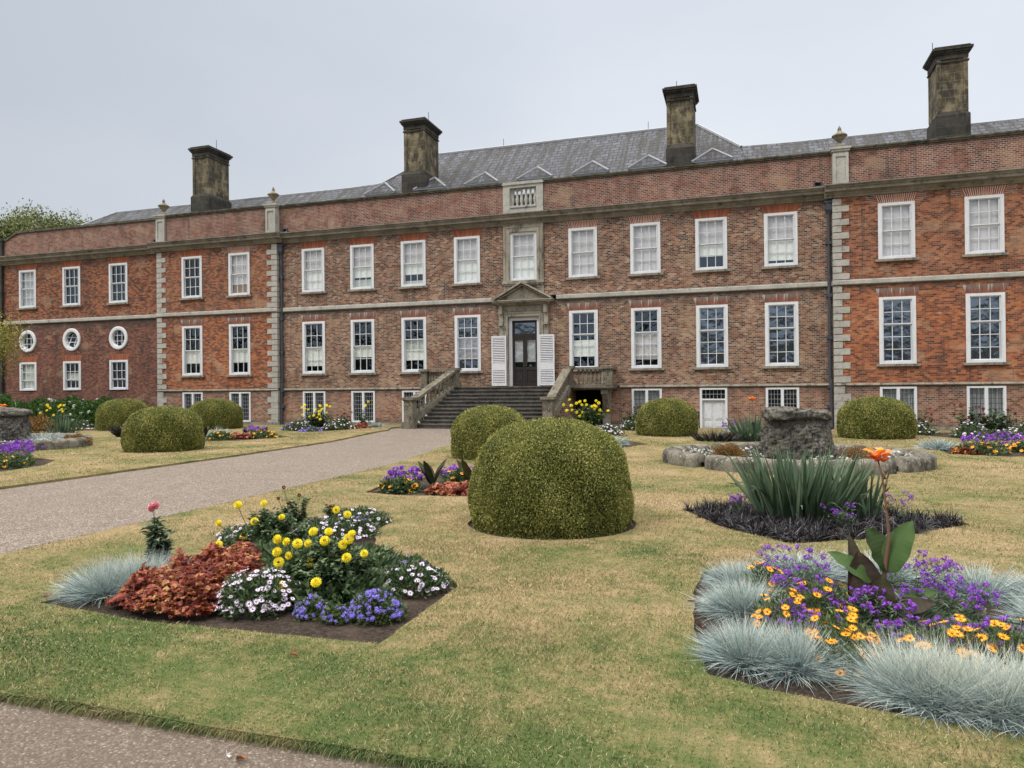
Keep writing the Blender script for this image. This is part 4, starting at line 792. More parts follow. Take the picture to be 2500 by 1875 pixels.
BUSH = dict(A=(6.57, -21.02, 0.98, 1.31), B=(3.0, -13.1, 0.93, 1.25), C=(6.42, -4.35, 1.03, 1.26), D=(12.95, -4.45, 1.1, 1.28), E=(-6.95, -13.05, 1.03, 1.24), F=(-16.9, -4.75, 1.06, 1.34), G=(-13.3, -3.3, 1.13, 1.30))
BASIN_R, BASIN_L = (9.9, -13.0), (-13.0, -13.2)
LAWN_R = [(1.42, -26.8), (40, -26.8), (40, -0.12), (4.6, -0.12), (2.9, -2.3), (2.5, -3.9), (1.75, -4.9), (0.95, -6.8), (0.55, -8.6), (0.6, -10.5), (1.0, -12.8), (1.36, -15), (1.42, -18)]
LAWN_L = [(-3.82, -26.9), (-3.82, -20), (-3.74, -14), (-3.86, -10), (-3.86, -5.2), (-4.3, -4.2), (-4.5, -0.12), (-45, -0.12), (-45, -26.9)]
BED = dict(
 bed1=[(3.42, -25.42), (4.6, -25.56), (6.53, -25.5)] + [(6.52, -24.05)] + [(6.05, -23.5), (5.45, -23.15), (5.0, -22.7), (4.68, -22.1), (4.56, -21.5)] + [(3.4, -21.4), (3.15, -22.4), (3.3, -23.2), (3.5, -23.8), (3.45, -24.4), (3.5, -24.9)],
 bed2=[(8.08, -19.65), (8.6, -20.75), (9.35, -21.55), (10.4, -20.95), (11.5, -19.85), (10.7, -19.1), (9.9, -17.9), (9.0, -18.9)],
 bed3=[(8.66, -25.42), (8.52, -24.6), (8.46, -23.6), (8.52, -23.0), (8.95, -22.72), (10.2, -22.62), (11.2, -22.7), (12.9, -23.2), (12.9, -26.1), (10.3, -25.80), (9.5, -25.66), (8.95, -25.54)],
 bed4=[(2.95, -19.25), (3.6, -19.4), (4.9, -19.25), (4.9, -17.6), (4.2, -16.6), (3.2, -16.7), (2.8, -18.3)],
 bed5=[(-6.2, -18.6), (-6.5, -17.2), (-7.4, -16.1), (-9.0, -15.7), (-11.6, -15.9), (-11.8, -19.3), (-8, -19.6)],
 bed6=[(-8.9, -10.3), (-7.2, -9.6), (-6.4, -7.7), (-7.4, -6.9), (-10.3, -7.1), (-10.6, -8.8)],
 bed7=[(-8.9, -4.3), (-7.3, -4.9), (-5.9, -3.3), (-6.2, -2.0), (-8.6, -2.2)],
 bed8=[(5.0, -10.0), (5.75, -9.9), (6.3, -8.5), (5.2, -6.8), (3.6, -6.6), (3.3, -8.2)],
 bed9=[(13.6, -10.1), (14.7, -10.6), (16.8, -9.8), (17.2, -7.2), (15, -7.2), (13.7, -8.0)],
 bed10=[(14.35, -3.0), (15.4, -4.9), (18.5, -5.0), (18.5, -1.6), (14.4, -1.6)],
 bed11=[(7.7, -6.3), (9.0, -7.3), (10.6, -6.3), (10.2, -4.9), (8.4, -4.9)],
 bed12=[(3.4, -2.6), (5.2, -2.6), (5.3, -0.9), (3.4, -0.9)],
 bed13=[(-29, -4.6), (-18.6, -4.6), (-18.6, -0.5), (-29, -0.5)],
 bed14=[(-20.4, -6.6), (-18.2, -6.6), (-18.2, -5.2), (-20.4, -5.2)])
HOLES = {k: v for k, v in BED.items()}
for k, (x, y, r, h) in BUSH.items(): HOLES['ring' + k] = circle(x, y, r + (0.07 if k == 'A' else 0.0))
def fill2d(name, outer, holes, z, ext):
    cu = bpy.data.curves.new(name, 'CURVE'); cu.dimensions = '2D'; cu.fill_mode = 'BOTH'; cu.extrude = ext
    for pts in [outer] + holes:
        sp = cu.splines.new('POLY'); sp.points.add(len(pts) - 1); sp.use_cyclic_u = True
        for p, (x, y) in zip(sp.points, pts): p.co = (x, y, 0, 1)
    ob = bpy.data.objects.new('tmp', cu); COL.objects.link(ob); bpy.context.view_layer.update()
    me = bpy.data.meshes.new_from_object(ob.evaluated_get(bpy.context.evaluated_depsgraph_get())); bpy.data.objects.remove(ob); bpy.data.curves.remove(cu)
    bm = bmesh.new(); bm.from_mesh(me); bmesh.ops.translate(bm, verts=bm.verts, vec=(0, 0, z - ext))
    for yy in [-10.5 + 0.75 * k for k in range(15)]: bmesh.ops.bisect_plane(bm, geom=bm.verts[:] + bm.edges[:] + bm.faces[:], plane_co=(0, yy, 0), plane_no=(0, 1, 0))
    for xx in (-7.5, -6.6, -6, -5.4, -4.4, 2.8, 3.4, 4.0, 4.8, 5.6): bmesh.ops.bisect_plane(bm, geom=bm.verts[:] + bm.edges[:] + bm.faces[:], plane_co=(xx, 0, 0), plane_no=(1, 0, 0))
    for v in bm.verts: v.co.z += float(gz(v.co.x, v.co.y))
    bm.normal_update(); bm.to_mesh(me); bm.free()
    for p in me.polygons: p.material_index = 1 if abs(p.normal.z) < 0.5 else 0
    return me
def wobble(pts, step=0.25, amp=0.018):
    o = []
    for (a, b), (c, d) in zip(pts, pts[1:] + pts[:1]):
        n = max(1, int(math.hypot(c - a, d - b) / step))
        for k in range(n): t = k / n; o.append((a + (c - a) * t + random.uniform(-amp, amp), b + (d - b) * t + random.uniform(-amp, amp)))
    return o
def inside(P, poly):
    x, y = P[:, 0], P[:, 1]; r = np.zeros(len(P), bool); j = len(poly) - 1
    for i in range(len(poly)):
        xi, yi = poly[i]; xj, yj = poly[j]
        c = ((yi > y) != (yj > y)) & (x < (xj - xi) * (y - yi) / ((yj - yi) or 1e-12) + xi); r ^= c; j = i
    return r
LAWN_H = 0.0
lawns = {}
for nm, outer in (('R', LAWN_R), ('L', LAWN_L)):
    hs = [h for h in HOLES.values() if inside(np.array([h[0]]), outer)[0]]
    me = fill2d('lawn', wobble(outer, 0.3), [wobble(h, 0.15, 0.012) for h in hs], LAWN_H, 0.03)
    me.materials.clear(); me.materials.append(MAT['lawn']); me.materials.append(MAT['turf_edge'])
    tag(link('lawn', me), kind='structure'); lawns[nm] = (outer, hs)
def soil(name, polys):
    mb = MB()
    for poly in polys:
        c = np.mean(poly, axis=0); P = wobble(poly, 0.2, 0.0); n = 5; b = len(mb.v)
        for k in range(n + 1):
            t = k / n
            for x, y in P:
                X_, Y_ = c[0] + (x - c[0]) * (1 - t) * 1.03, c[1] + (y - c[1]) * (1 - t) * 1.03
                mb.v.append((X_, Y_, -0.035 + float(gz(X_, Y_)) + 0.03 * min(1, t * 3) + (0.012 * math.sin(X_ * 9 + Y_ * 7) * min(1, 3 * t))))
        m = len(P)
        for k in range(n):
            for i in range(m): j = (i + 1) % m; mb.f.append((b + k * m + i, b + k * m + j, b + (k + 1) * m + j, b + (k + 1) * m + i)); mb.mi.append(0)
    return tag(mb.build(name, 'soil', smooth=True), kind='structure')
soil('soil', [h for h in HOLES.values()])

# ================================================================== numpy foliage
class G:
    def __init__(s): s.V = []; s.Q = []; s.T = []; s.R = []; s.qm = []; s.tm = []; s.n = 0
    def add(s, V, Q=None, T=None, R=0.5, mi=0):
        V = np.asarray(V, float).reshape(-1, 3); s.V.append(V); s.R.append(np.broadcast_to(np.asarray(R, float), (len(V),)).copy())
        if Q is not None and len(Q): s.Q.append(np.asarray(Q) + s.n); s.qm.append(np.full(len(Q), mi))
        if T is not None and len(T): s.T.append(np.asarray(T) + s.n); s.tm.append(np.full(len(T), mi))
        s.n += len(V)
    def mesh(s, name, mats, smooth=False):
        V = np.concatenate(s.V); Q = np.concatenate(s.Q) if s.Q else np.zeros((0, 4), int); T = np.concatenate(s.T) if s.T else np.zeros((0, 3), int)
        me = bpy.data.meshes.new(name); me.vertices.add(len(V)); me.vertices.foreach_set('co', V.ravel())
        me.loops.add(Q.size + T.size); me.loops.foreach_set('vertex_index', np.concatenate([Q.ravel(), T.ravel()]).astype(np.int32))
        nP = len(Q) + len(T); me.polygons.add(nP)
        me.polygons.foreach_set('loop_start', np.concatenate([np.arange(len(Q)) * 4, Q.size + np.arange(len(T)) * 3]).astype(np.int32))
        mi = np.concatenate([np.concatenate(s.qm) if s.qm else np.zeros(0), np.concatenate(s.tm) if s.tm else np.zeros(0)]).astype(np.int32)
        me.polygons.foreach_set('material_index', mi)
        for m in (mats if isinstance(mats, (list, tuple)) else [mats]): me.materials.append(MAT[m])
        at = me.attributes.new('rnd', 'FLOAT', 'POINT'); at.data.foreach_set('value', np.concatenate(s.R).astype(np.float32))
        me.update(calc_edges=True)
        if smooth: me.polygons.foreach_set('use_smooth', np.ones(nP, bool))
        return me
    def build(s, name, mats, parent=None, smooth=False, loc=None): return link(name, s.mesh(name, mats, smooth), parent, loc)
def unit(v): return v / (np.linalg.norm(v, axis=-1, keepdims=True) + 1e-9)
def blades(g, P, D, L, W, droop=0.3, k=3, R=None, tip=0.25, mi=0, rng=RNG):
    """curved tapering strips from P along D, sagging by droop"""
    n = len(P); D = unit(D); side = unit(np.cross(D, unit(rng.normal(size=(n, 3)) + [0, 0, 0.01])))
    L = np.broadcast_to(L, n); W = np.broadcast_to(W, n); dr = np.broadcast_to(droop, n); vs = []; rs = []
    R = rng.random(n) if R is None else R
    for j in range(k + 1):
        t = j / k; c = P + D * (L * t)[:, None] + np.array([0, 0, -1]) * (dr * L * t * t)[:, None]; w = W * (1 - t * 0.92) * (0.7 + 0.6 * t * (1 - t) * 2) / 2
        vs += [c - side * w[:, None], c + side * w[:, None]]; rs += [R * (1 - tip) + tip * t] * 2
    V = np.stack(vs, 1).reshape(-1, 3); Rv = np.stack(rs, 1).ravel(); b = np.arange(n)[:, None] * (2 * k + 2)
    Q = np.concatenate([b + np.array([[2 * j, 2 * j + 1, 2 * j + 3, 2 * j + 2]]) for j in range(k)]); g.add(V, Q, None, Rv, mi)
def leaves(g, P, D, Nn, L, W, R=None, fold=0.15, mi=0, rng=RNG):
    """pointed leaves: base, two shoulders, tip, folded along the middle"""
    n = len(P); D = unit(D); S = unit(np.cross(D, Nn)); U = np.cross(S, D); L = np.broadcast_to(L, n)[:, None]; W = np.broadcast_to(W, n)[:, None]
    R = rng.random(n) if R is None else R
    b0 = P; a = P + D * L * 0.45 - S * W / 2 + U * W * fold; c = P + D * L * 0.45 + S * W / 2 + U * W * fold; t = P + D * L - U * L * 0.12
    V = np.stack([b0, c, t, a], 1).reshape(-1, 3); b = np.arange(n)[:, None] * 4; g.add(V, b + np.array([[0, 1, 2, 3]]), None, np.repeat(R, 4), mi)
def rdir(n, up=0.0, rng=RNG): return unit(rng.normal(size=(n, 3)) + [0, 0, up])
def dome_pts(n, rx, ry, h, shell=0.5, rng=RNG, p=1.0):
    """points through the outer part of a mound"""
    d = unit(rng.normal(size=(n, 3))); d[:, 2] = np.abs(d[:, 2]); r = (1 - shell * rng.random(n) ** 1.5)
    return d * r[:, None] * [rx, ry, h], d
# flower head templates (origin at the head, facing +Z)
def daisy(R_, n, w, mats, eye, lift=0.25):
    g = G()
    for k in range(n):
        a = 2 * PI * k / n; d = np.array([[math.cos(a), math.sin(a), lift]]); leaves(g, np.array([[0, 0, 0.0]]) + d * 0.1 * R_, d, np.array([[0, 0, 1.0]]), R_, w, R=np.array([((k * 7) % 5) / 5]), fold=-0.1)
    a = np.arange(8) * 2 * PI / 8; V = np.concatenate([np.stack([np.cos(a) * eye, np.sin(a) * eye, np.full(8, R_ * 0.12)], 1), [[0, 0, R_ * 0.12 + eye * 0.6]]])
    g.add(V, None, [[i, (i + 1) % 8, 8] for i in range(8)], 0.5, 1); return g.mesh('flower', mats)
def pompon(R_, n, mat, L=0.5, flat=0.75, seed=1):
    g = G(); rg = np.random.default_rng(seed); i = np.arange(n); z = 1 - 1.75 * (i + 0.5) / n; a = i * 2.39996; q = np.sqrt(np.maximum(0, 1 - z * z)); d = np.stack([q * np.cos(a), q * np.sin(a), z], 1)
    up = np.cross(d, np.stack([-np.sin(a), np.cos(a), 0 * a], 1)); leaves(g, d * [R_ * .55, R_ * .55, R_ * .5 * flat], d, up, R_ * L, R_ * 0.42, R=0.15 + 0.75 * rg.random(n) * (0.5 + 0.5 * z ** 2), fold=0.3, rng=rg)
    a = np.arange(8) * 2 * PI / 8
    for zz0, zz1, r0, r1 in ((-.4, .2, .5, .6), (.2, .5, .6, .3)):
        V = np.concatenate([np.stack([np.cos(a) * r0 * R_, np.sin(a) * r0 * R_, np.full(8, zz0 * R_ * flat)], 1), np.stack([np.cos(a) * r1 * R_, np.sin(a) * r1 * R_, np.full(8, zz1 * R_ * flat)], 1)])
        g.add(V, [[i_, (i_ + 1) % 8, 8 + (i_ + 1) % 8, 8 + i_] for i_ in range(8)], None, 0.2)
    return g.mesh('flower', mat)
def cluster(R_, n, mat, pet=0.35, seed=2, stems=0.03):
    g = G(); rg = np.random.default_rng(seed); d = unit(rg.normal(size=(n, 3)) + [0, 0, 0.6]); P = d * [R_, R_, R_ * 0.7]
    for k in range(4):
        dd = unit(rg.normal(size=(n, 3)) + d * 0.6); leaves(g, P, dd, d, R_ * pet * 1.3, R_ * pet, R=rg.random(n) * 0.9 + 0.1 * (d[:, 2] > 0), fold=0.1, rng=rg)
    if stems: blades(g, np.array([[0, 0, -stems * 1.2]] * 3), np.array([[0.2, 0, 1.], [-.2, .1, 1.], [0, -.2, 1.]]), stems * 1.3, 0.003, 0, 2, mi=1, rng=rg)
    return g.mesh('flower', [mat, 'green_grey'])
FL = dict(
 osteo=daisy(0.022, 13, 0.0072, ['white_petal', 'flower_eye'], 0.0062), gaz=daisy(0.031, 14, 0.0115, ['orange_petal', 'orange_eye'], 0.0085, 0.35),
 gaz_far=daisy(0.04, 9, 0.026, ['orange_petal', 'orange_eye'], 0.01, 0.3), osteo_far=daisy(0.034, 8, 0.022, ['white_petal', 'flower_eye'], 0.007),
 dahlia=pompon(0.040, 60, 'yellow_petal'), dahlia_far=pompon(0.055, 26, 'yellow_petal', 0.6), red=pompon(0.026, 40, 'red_petal'), red_far=pompon(0.045, 22, 'red_petal', 0.6),
 pink=pompon(0.062, 110, 'pink_petal', 0.62, 0.6), verb=cluster(0.017, 16, 'purple', 0.42), verb_far=cluster(0.04, 16, 'purple', 0.5, stems=0.0), ager=cluster(0.016, 26, 'blue_flower', 0.3, stems=0.0),
 ager_far=cluster(0.04, 16, 'blue_flower', 0.45, stems=0.0), aly=cluster(0.02, 10, 'plain_white', 0.5, stems=0.0), pinkmix=cluster(0.03, 12, 'pink_petal', 0.5, stems=0.0))
def heads(parent, kind, P, Nrm, scale=(0.8, 1.2), name='flower', rng=RNG, stem=0.0):
    """each flower head is a part of its own (one shared mesh); past 90 the rest is one part"""
    o = rng.permutation(len(P)); one = o[:90]; rest = o[90:]
    for i in one:
        ob = link(name, FL[kind], parent, tuple(P[i])); q = Vector(Nrm[i]).to_track_quat('Z', 'Y'); ob.rotation_mode = 'QUATERNION'; ob.rotation_quaternion = q @ Matrix.Rotation(rng.random() * 6.28, 3, 'Z').to_quaternion(); s = rng.uniform(*scale); ob.scale = (s, s, s)
    if len(rest):
        me = FL[kind]; nv = len(me.vertices); co = np.empty(nv * 3); me.vertices.foreach_get('co', co); co = co.reshape(-1, 3); rv = np.empty(nv, np.float32); me.attributes['rnd'].data.foreach_get('value', rv); g = G()
        Q = np.array([p.vertices[:] for p in me.polygons if p.loop_total == 4]).reshape(-1, 4); T = np.array([p.vertices[:] for p in me.polygons if p.loop_total == 3]).reshape(-1, 3); qm = [p.material_index for p in me.polygons if p.loop_total == 4]; 
        for i in rest:
            M = np.array((Vector(Nrm[i]).to_track_quat('Z', 'Y').to_matrix() @ Matrix.Rotation(rng.random() * 6.28, 3, 'Z'))) * rng.uniform(*scale)
            b = g.n; g.add(co @ M.T + P[i], Q if not T.size and all(m == 0 for m in qm) else None, None, rv)
            if not (not T.size and all(m == 0 for m in qm)):
                for arr, tri in ((Q, False), (T, True)):
                    if arr.size:
                        (g.T if tri else g.Q).append(arr + b); (g.tm if tri else g.qm).append(np.array([1] * len(arr) if tri else qm))
        tag(g.build(name + '_mass', [m.name for m in me.materials], parent), kind='stuff')
def gz1(x, y): return float(gz(x, y))
def plant_root(name, label, cat, x, y, group=None): return thing(name, label, cat, (x, y, -0.015 + gz1(x, y)), group)

# ------------------------------------------------------------------ box domes
_t = np.linspace(0, PI / 2, 400); _DR = np.cos(_t) ** 0.97; _DZ = np.sin(_t) ** 0.47; _DS = np.concatenate([[0], np.cumsum(np.hypot(np.diff(_DR), 1.35 * np.diff(_DZ)))]); _DS /= _DS[-1]
def set_profile(ez):
    global _DZ, _DS
    _DZ = np.sin(_t) ** ez; _DS = np.concatenate([[0], np.cumsum(np.hypot(np.diff(_DR), 1.35 * np.diff(_DZ)))]); _DS /= _DS[-1]
def dome_surface(u, v, R_=1.0, H=1.0):
    """u azimuth 0..2pi, v 0 (base)..1 (top)"""
    z = H * np.interp(v, _DS, _DZ); r = R_ * np.interp(v, _DS, _DR); r = r * (1 - 0.05 * np.exp(-((v) / 0.07) ** 2))
    k = 1 + 0.02 * np.sin(3 * u + 1.3) + 0.016 * np.sin(5 * u + 4 * v * 3) + 0.013 * np.sin(9 * u + 13 * v) + 0.011 * np.sin(17 * u - 11 * v) + 0.007 * np.sin(31 * u + 23 * v)
    r = r * k; z = z * (1 + 0.012 * np.sin(4 * u + 2))
    return np.stack([r * np.cos(u), r * np.sin(u), z], -1)
def box_mesh(nl, ls, seed):
    rg = np.random.default_rng(seed); g = G(); nu, nv = 64, 24
    U, Vv = np.meshgrid(np.arange(nu) / nu * 2 * PI, np.arange(nv + 1) / nv * 0.995); P = dome_surface(U, Vv) * 0.972
    idx = np.array([[j * nu + i, j * nu + (i + 1) % nu, (j + 1) * nu + (i + 1) % nu, (j + 1) * nu + i] for j in range(nv) for i in range(nu)]); core = G(); core.add(P.reshape(-1, 3), idx, None, np.clip(rg.random(nu * (nv + 1)), 0, 1))
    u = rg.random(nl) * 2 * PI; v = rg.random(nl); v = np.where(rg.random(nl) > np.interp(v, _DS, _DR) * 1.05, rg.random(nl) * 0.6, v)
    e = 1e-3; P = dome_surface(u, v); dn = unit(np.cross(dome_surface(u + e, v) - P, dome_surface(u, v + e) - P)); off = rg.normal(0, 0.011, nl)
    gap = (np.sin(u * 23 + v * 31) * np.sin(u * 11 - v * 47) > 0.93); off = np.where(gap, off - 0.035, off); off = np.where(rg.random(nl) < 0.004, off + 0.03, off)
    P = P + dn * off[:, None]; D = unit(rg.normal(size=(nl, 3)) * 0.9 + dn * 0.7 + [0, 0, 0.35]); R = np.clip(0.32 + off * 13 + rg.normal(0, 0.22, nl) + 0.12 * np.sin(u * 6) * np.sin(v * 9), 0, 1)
    leaves(g, P, D, unit(dn + rg.normal(size=(nl, 3)) * 0.5), ls * rg.uniform(0.7, 1.3, nl), ls * 0.62, R=R, rng=rg)
    return core.mesh('dense_core', 'box_core', True), g.mesh('leaf_surface', 'box_leaf')
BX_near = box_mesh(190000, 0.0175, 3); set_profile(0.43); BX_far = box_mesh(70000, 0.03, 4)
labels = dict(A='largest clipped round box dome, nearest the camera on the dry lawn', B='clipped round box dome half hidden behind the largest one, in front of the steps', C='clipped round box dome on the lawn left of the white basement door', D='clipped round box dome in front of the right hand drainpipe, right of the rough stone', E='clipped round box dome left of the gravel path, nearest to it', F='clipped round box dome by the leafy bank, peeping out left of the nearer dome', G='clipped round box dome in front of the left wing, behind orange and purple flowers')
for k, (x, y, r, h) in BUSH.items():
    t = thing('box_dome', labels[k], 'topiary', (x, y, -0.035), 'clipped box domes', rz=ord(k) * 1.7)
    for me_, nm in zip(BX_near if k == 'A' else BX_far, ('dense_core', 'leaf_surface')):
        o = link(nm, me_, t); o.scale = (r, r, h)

# ------------------------------------------------------------------ plant makers
def fescue(label, x, y, r, h, n=1400, w=0.0055, cores=1, group='blue grass tufts', straw=0.3, spread=(1, 1), rot=0.0):
    t = plant_root('blue_fescue', label, 'ornamental grass', x, y, group); g = G()
    n = int(n * 0.5); w = w * 1.7; m = n // cores
    for c in range(cores):
        cx, cy = (0, 0) if cores == 1 else ((c / (cores - 1) - 0.5) * 2 * spread[0], RNG.uniform(-1, 1) * spread[1])
        cx, cy = cx * math.cos(rot) - cy * math.sin(rot), cx * math.sin(rot) + cy * math.cos(rot)
        a = RNG.random(m) * 2 * PI; el = np.arccos(1 - RNG.random(m) * 0.97) ; el = el * 0.98
        D = np.stack([np.sin(el) * np.cos(a), np.sin(el) * np.sin(a), np.cos(el) + 0.08], 1) + RNG.normal(0, 0.07, (m, 3))
        P = np.stack([cx + 0.3 * r * D[:, 0] + RNG.normal(0, 0.13 * r, m), cy + 0.3 * r * D[:, 1] + RNG.normal(0, 0.13 * r, m), np.zeros(m)], 1); D = D + RNG.normal(0, 0.10, (m, 3))
        L = (h + (r - h) * np.sin(el) ** 2) * RNG.uniform(0.75, 1.15, m); up = np.cos(el)
        R = np.clip(RNG.normal(0.42, 0.30, m) + straw * (up > 0.75) * RNG.random(m), 0, 1)
        blades(g, P, D, L, w, droop=RNG.uniform(0.0, 0.3, m), k=4, R=R, tip=0.3)
    g.build('blades', 'fescue', t); return t
def mound(name, label, cat, x, y, rx, ry, h, mat, nleaf, L, W, group=None, flower=None, nf=0, fscale=(0.8, 1.2), up=0.5, lift=0.0, spiky=False, fname='flower', rot=0.0, shell=0.6, fl_top=1.0, fl_out=0.15):
    t = plant_root(name, label, cat, x, y, group); t.rotation_euler = (0, 0, rot); g = G()
    P, d = dome_pts(nleaf, rx, ry, h, shell); P *= (1 + 0.1 * np.sin(d[:, :1] * 7 + d[:, 1:2] * 5))
    D = unit(d * [1, 1, 0.8] + RNG.normal(0, 0.45, (nleaf, 3)) + [0, 0, up])
    if spiky: blades(g, P * [.7, .7, .6], D, L * RNG.uniform(0.6, 1.3, nleaf), W, 0.25, 3)
    else: leaves(g, P, D, unit(d + RNG.normal(0, 0.5, (nleaf, 3)) + [0, 0, 0.4]), L * RNG.uniform(0.6, 1.3, nleaf), W * RNG.uniform(0.8, 1.2, nleaf))
    g.build('foliage', mat, t)
    if flower:
        P, d = dome_pts(nf, rx, ry, h, 0.12); P = P * 1.03 + d * RNG.uniform(0, fl_out, (nf, 1)) * h * [0.3, 0.3, 1] + [0, 0, lift]; P[:, 2] = np.maximum(P[:, 2], 0.25 * h)
        Nn = unit(d * [1, 1, 0.8] * 0.7 + [0, -0.15, 0.75 * fl_top] + RNG.normal(0, 0.25, (nf, 3)))
        st = G(); blades(st, P * [0.6, 0.6, 0.25], P * [0.4, 0.4, 0.75] + 1e-4, np.linalg.norm(P * [0.4, 0.4, 0.75], axis=1), 0.004, 0.0, 2); st.build('stems', mat, t)
        heads(t, flower, P, Nn, fscale, fname)
    return t
def sword(name, label, cat, x, y, rx, ry, n, L, W, mat, lean=0.35, group=None, k=5, droop=0.12):
    t = plant_root(name, label, cat, x, y, group); g = G(); q = unit(RNG.normal(size=(n, 2))) * np.sqrt(RNG.random((n, 1))); P = np.concatenate([q * [rx, ry], np.zeros((n, 1))], 1)
    D = np.concatenate([q * lean + RNG.normal(0, 0.13, (n, 2)), np.ones((n, 1))], 1)
    g2 = g; m = n; D = unit(D); Ls = L * RNG.uniform(0.55, 1.1, m)
    R = RNG.random(m); side = unit(np.cross(D, np.stack([np.sin(q[:, 0] * 9), np.cos(q[:, 1] * 9), np.zeros(m)], 1) + RNG.normal(0, 0.3, (m, 3)))); dr = RNG.uniform(0, droop, m) + (RNG.random(m) < 0.12) * 0.5
    prof = [0.75, 1.0, 1.0, 0.9, 0.65, 0.35, 0.03]; vs = []; rs = []; K = len(prof) - 1
    nrm = unit(np.cross(side, D))
    for j, wd in enumerate(prof):
        tt = j / K; c = P + D * (Ls * tt)[:, None] + np.concatenate([q * 0.2, -np.ones((m, 1))], 1) * (dr * Ls * tt ** 2.4)[:, None]; hw_ = W * wd / 2
        vs += [c - side * hw_, c + nrm * hw_ * 0.35, c + side * hw_]; rs += [R * 0.7 + 0.3 * (tt > 0.85), R * 0.6, R * 0.7 + 0.15]
    V = np.stack(vs, 1).reshape(-1, 3); b = np.arange(m)[:, None] * (3 * (K + 1)); Q = np.concatenate([b + np.array([[3 * j + e, 3 * j + e + 1, 3 * j + 4 + e, 3 * j + 3 + e]]) for j in range(K) for e in (0, 1)])
    g.add(V, Q, None, np.stack(rs, 1).ravel()); g.build('sword_leaves', mat, t); return t
def poly_pts(poly, n, inset=0.0):
    p = np.array(poly); lo, hi = p.min(0), p.max(0); out_ = []
    c = p.mean(0); q = [tuple(c + (np.array(v) - c) * (1 - inset)) for v in poly]
    while sum(len(a) for a in out_) < n: P = lo + RNG.random((n * 2, 2)) * (hi - lo); out_.append(P[inside(P, q)])
    return np.concatenate(out_)[:n]
# ------------------------------------------------------------------ turf made of blades (uncountable)
def grass():
    tot = G(); cam2 = np.array(CAM[:2]); fw2 = np.array([_f.x, _f.y])
    for d0, d1, dens, L, W in ((0, 5.2, 9000, 0.030, 0.0042), (5.2, 8, 5200, 0.032, 0.006), (8, 12, 2300, 0.034, 0.009), (12, 18, 900, 0.036, 0.013), (18, 30, 260, 0.038, 0.022)):
        hf = rad(41); area = hf * (d1 ** 2 - max(d0, 2.3) ** 2); n = int(dens * area)
        a = (RNG.random(n) * 2 - 1) * hf + math.atan2(fw2[1], fw2[0]); r = np.sqrt(RNG.random(n) * (d1 ** 2 - max(d0, 2.3) ** 2) + max(d0, 2.3) ** 2); P = cam2 + np.stack([np.cos(a), np.sin(a)], 1) * r[:, None]
        # tufts: pull blades toward random centres
        cell = 0.035 * (1 + d0 / 8); Cc = np.floor(P / cell); hsh = np.sin(Cc[:, 0] * 127.1 + Cc[:, 1] * 311.7) * 43758.5; hs2 = np.sin(Cc[:, 0] * 269.5 + Cc[:, 1] * 183.3) * 43758.5
        ctr = (Cc + 0.5 + 0.8 * np.stack([hsh - np.floor(hsh) - .5, hs2 - np.floor(hs2) - .5], 1)) * cell; P = P + (ctr - P) * (0.35 if d0 < 5 else 0.12)
        ok = np.zeros(len(P), bool)
        for outer, hs in lawns.values():
            o = inside(P, outer)
            for h in hs: o &= ~inside(P, h)
            ok |= o
        for bx, by in (BASIN_R, BASIN_L): ok &= ~(((P[:, 0] - bx) ** 2 / 2.72 ** 2 + (P[:, 1] - by) ** 2 / 2.35 ** 2) < 1)
        P = P[ok]; n = len(P); f1 = 0.6 + 0.8 * (np.sin(P[:, 0] * 2.1 + np.sin(P[:, 1] * 1.7) * 2) * np.sin(P[:, 1] * 2.6 + 1) * .5 + .5)
        B = np.concatenate([P, (LAWN_H - 0.004 + gz(P[:, 0], P[:, 1]))[:, None]], 1); D = RNG.normal(0, 0.62, (n, 3)); D[:, 2] = 1
        blades(tot, B, D, L * f1 * RNG.uniform(0.5, 1.3, n), W, RNG.uniform(0, 0.5, n), 2 if d0 < 8 else 1, tip=0.15)
    # shaggy overhang along the near edge
    for (ax, ay), (bx, by), nn in (((1.45, -26.78), (12, -26.78), 30000), ((1.42, -26.8), (1.42, -15.2), 7000), ((-3.84, -24), (-3.84, -6), 5000)):
        t = RNG.random(nn); P = np.stack([ax + (bx - ax) * t + RNG.normal(0, 0.02, nn), ay + (by - ay) * t + RNG.normal(0, 0.02, nn), np.full(nn, LAWN_H - 0.01)], 1)
        D = RNG.normal(0, 0.5, (nn, 3)) + ([0, -0.8, 0.3] if ay == by else ([-0.8, 0, 0.3] if ax > 0 else [0.8, 0, 0.3])); blades(tot, P, D, RNG.uniform(0.02, 0.085, nn), 0.005, 0.6, 2, R=RNG.random(nn) * 0.8)
    o = tot.build('grass', 'grass_blade'); tag(o, 'short dry turf, straw coloured with green patches, all over the lawns', 'grass', kind='stuff')
grass()

# ================================================================== ENTRANCE STAIR
st = thing('stone_staircase', 'broad weathered stone steps with baluster rails rising to the main door', 'steps')
YB, YT, NR = -3.72, -1.22, 11; Z0, Z1 = 0.13, 1.725
xl = lambda y: -3.42 + (y - YB) / (YT - YB) * 0.80; xr = lambda y: 1.86 + (y - YB) / (YT - YB) * 0.16
for k in range(NR):
    y = YB + (YT - YB) * k / NR; z = Z0 + (Z1 - Z0) * (k + 1) / NR; m = MB()
    def slab(y0, y1, za, zb): m.prism([(xl(y0), y0, za), (xr(y0), y0, za), (xr(y1), y1, za), (xl(y1), y1, za)], (0, 0, zb - za))
    slab(y + 0.02, y + (YT - YB) / NR + 0.06, z - (Z1 - Z0) / NR - (0.14 if k == 0 else 0), z - 0.045); slab(y - 0.025, y + (YT - YB) / NR + 0.015, z - 0.045, z)
    m.build('step', 'stone_step', st)
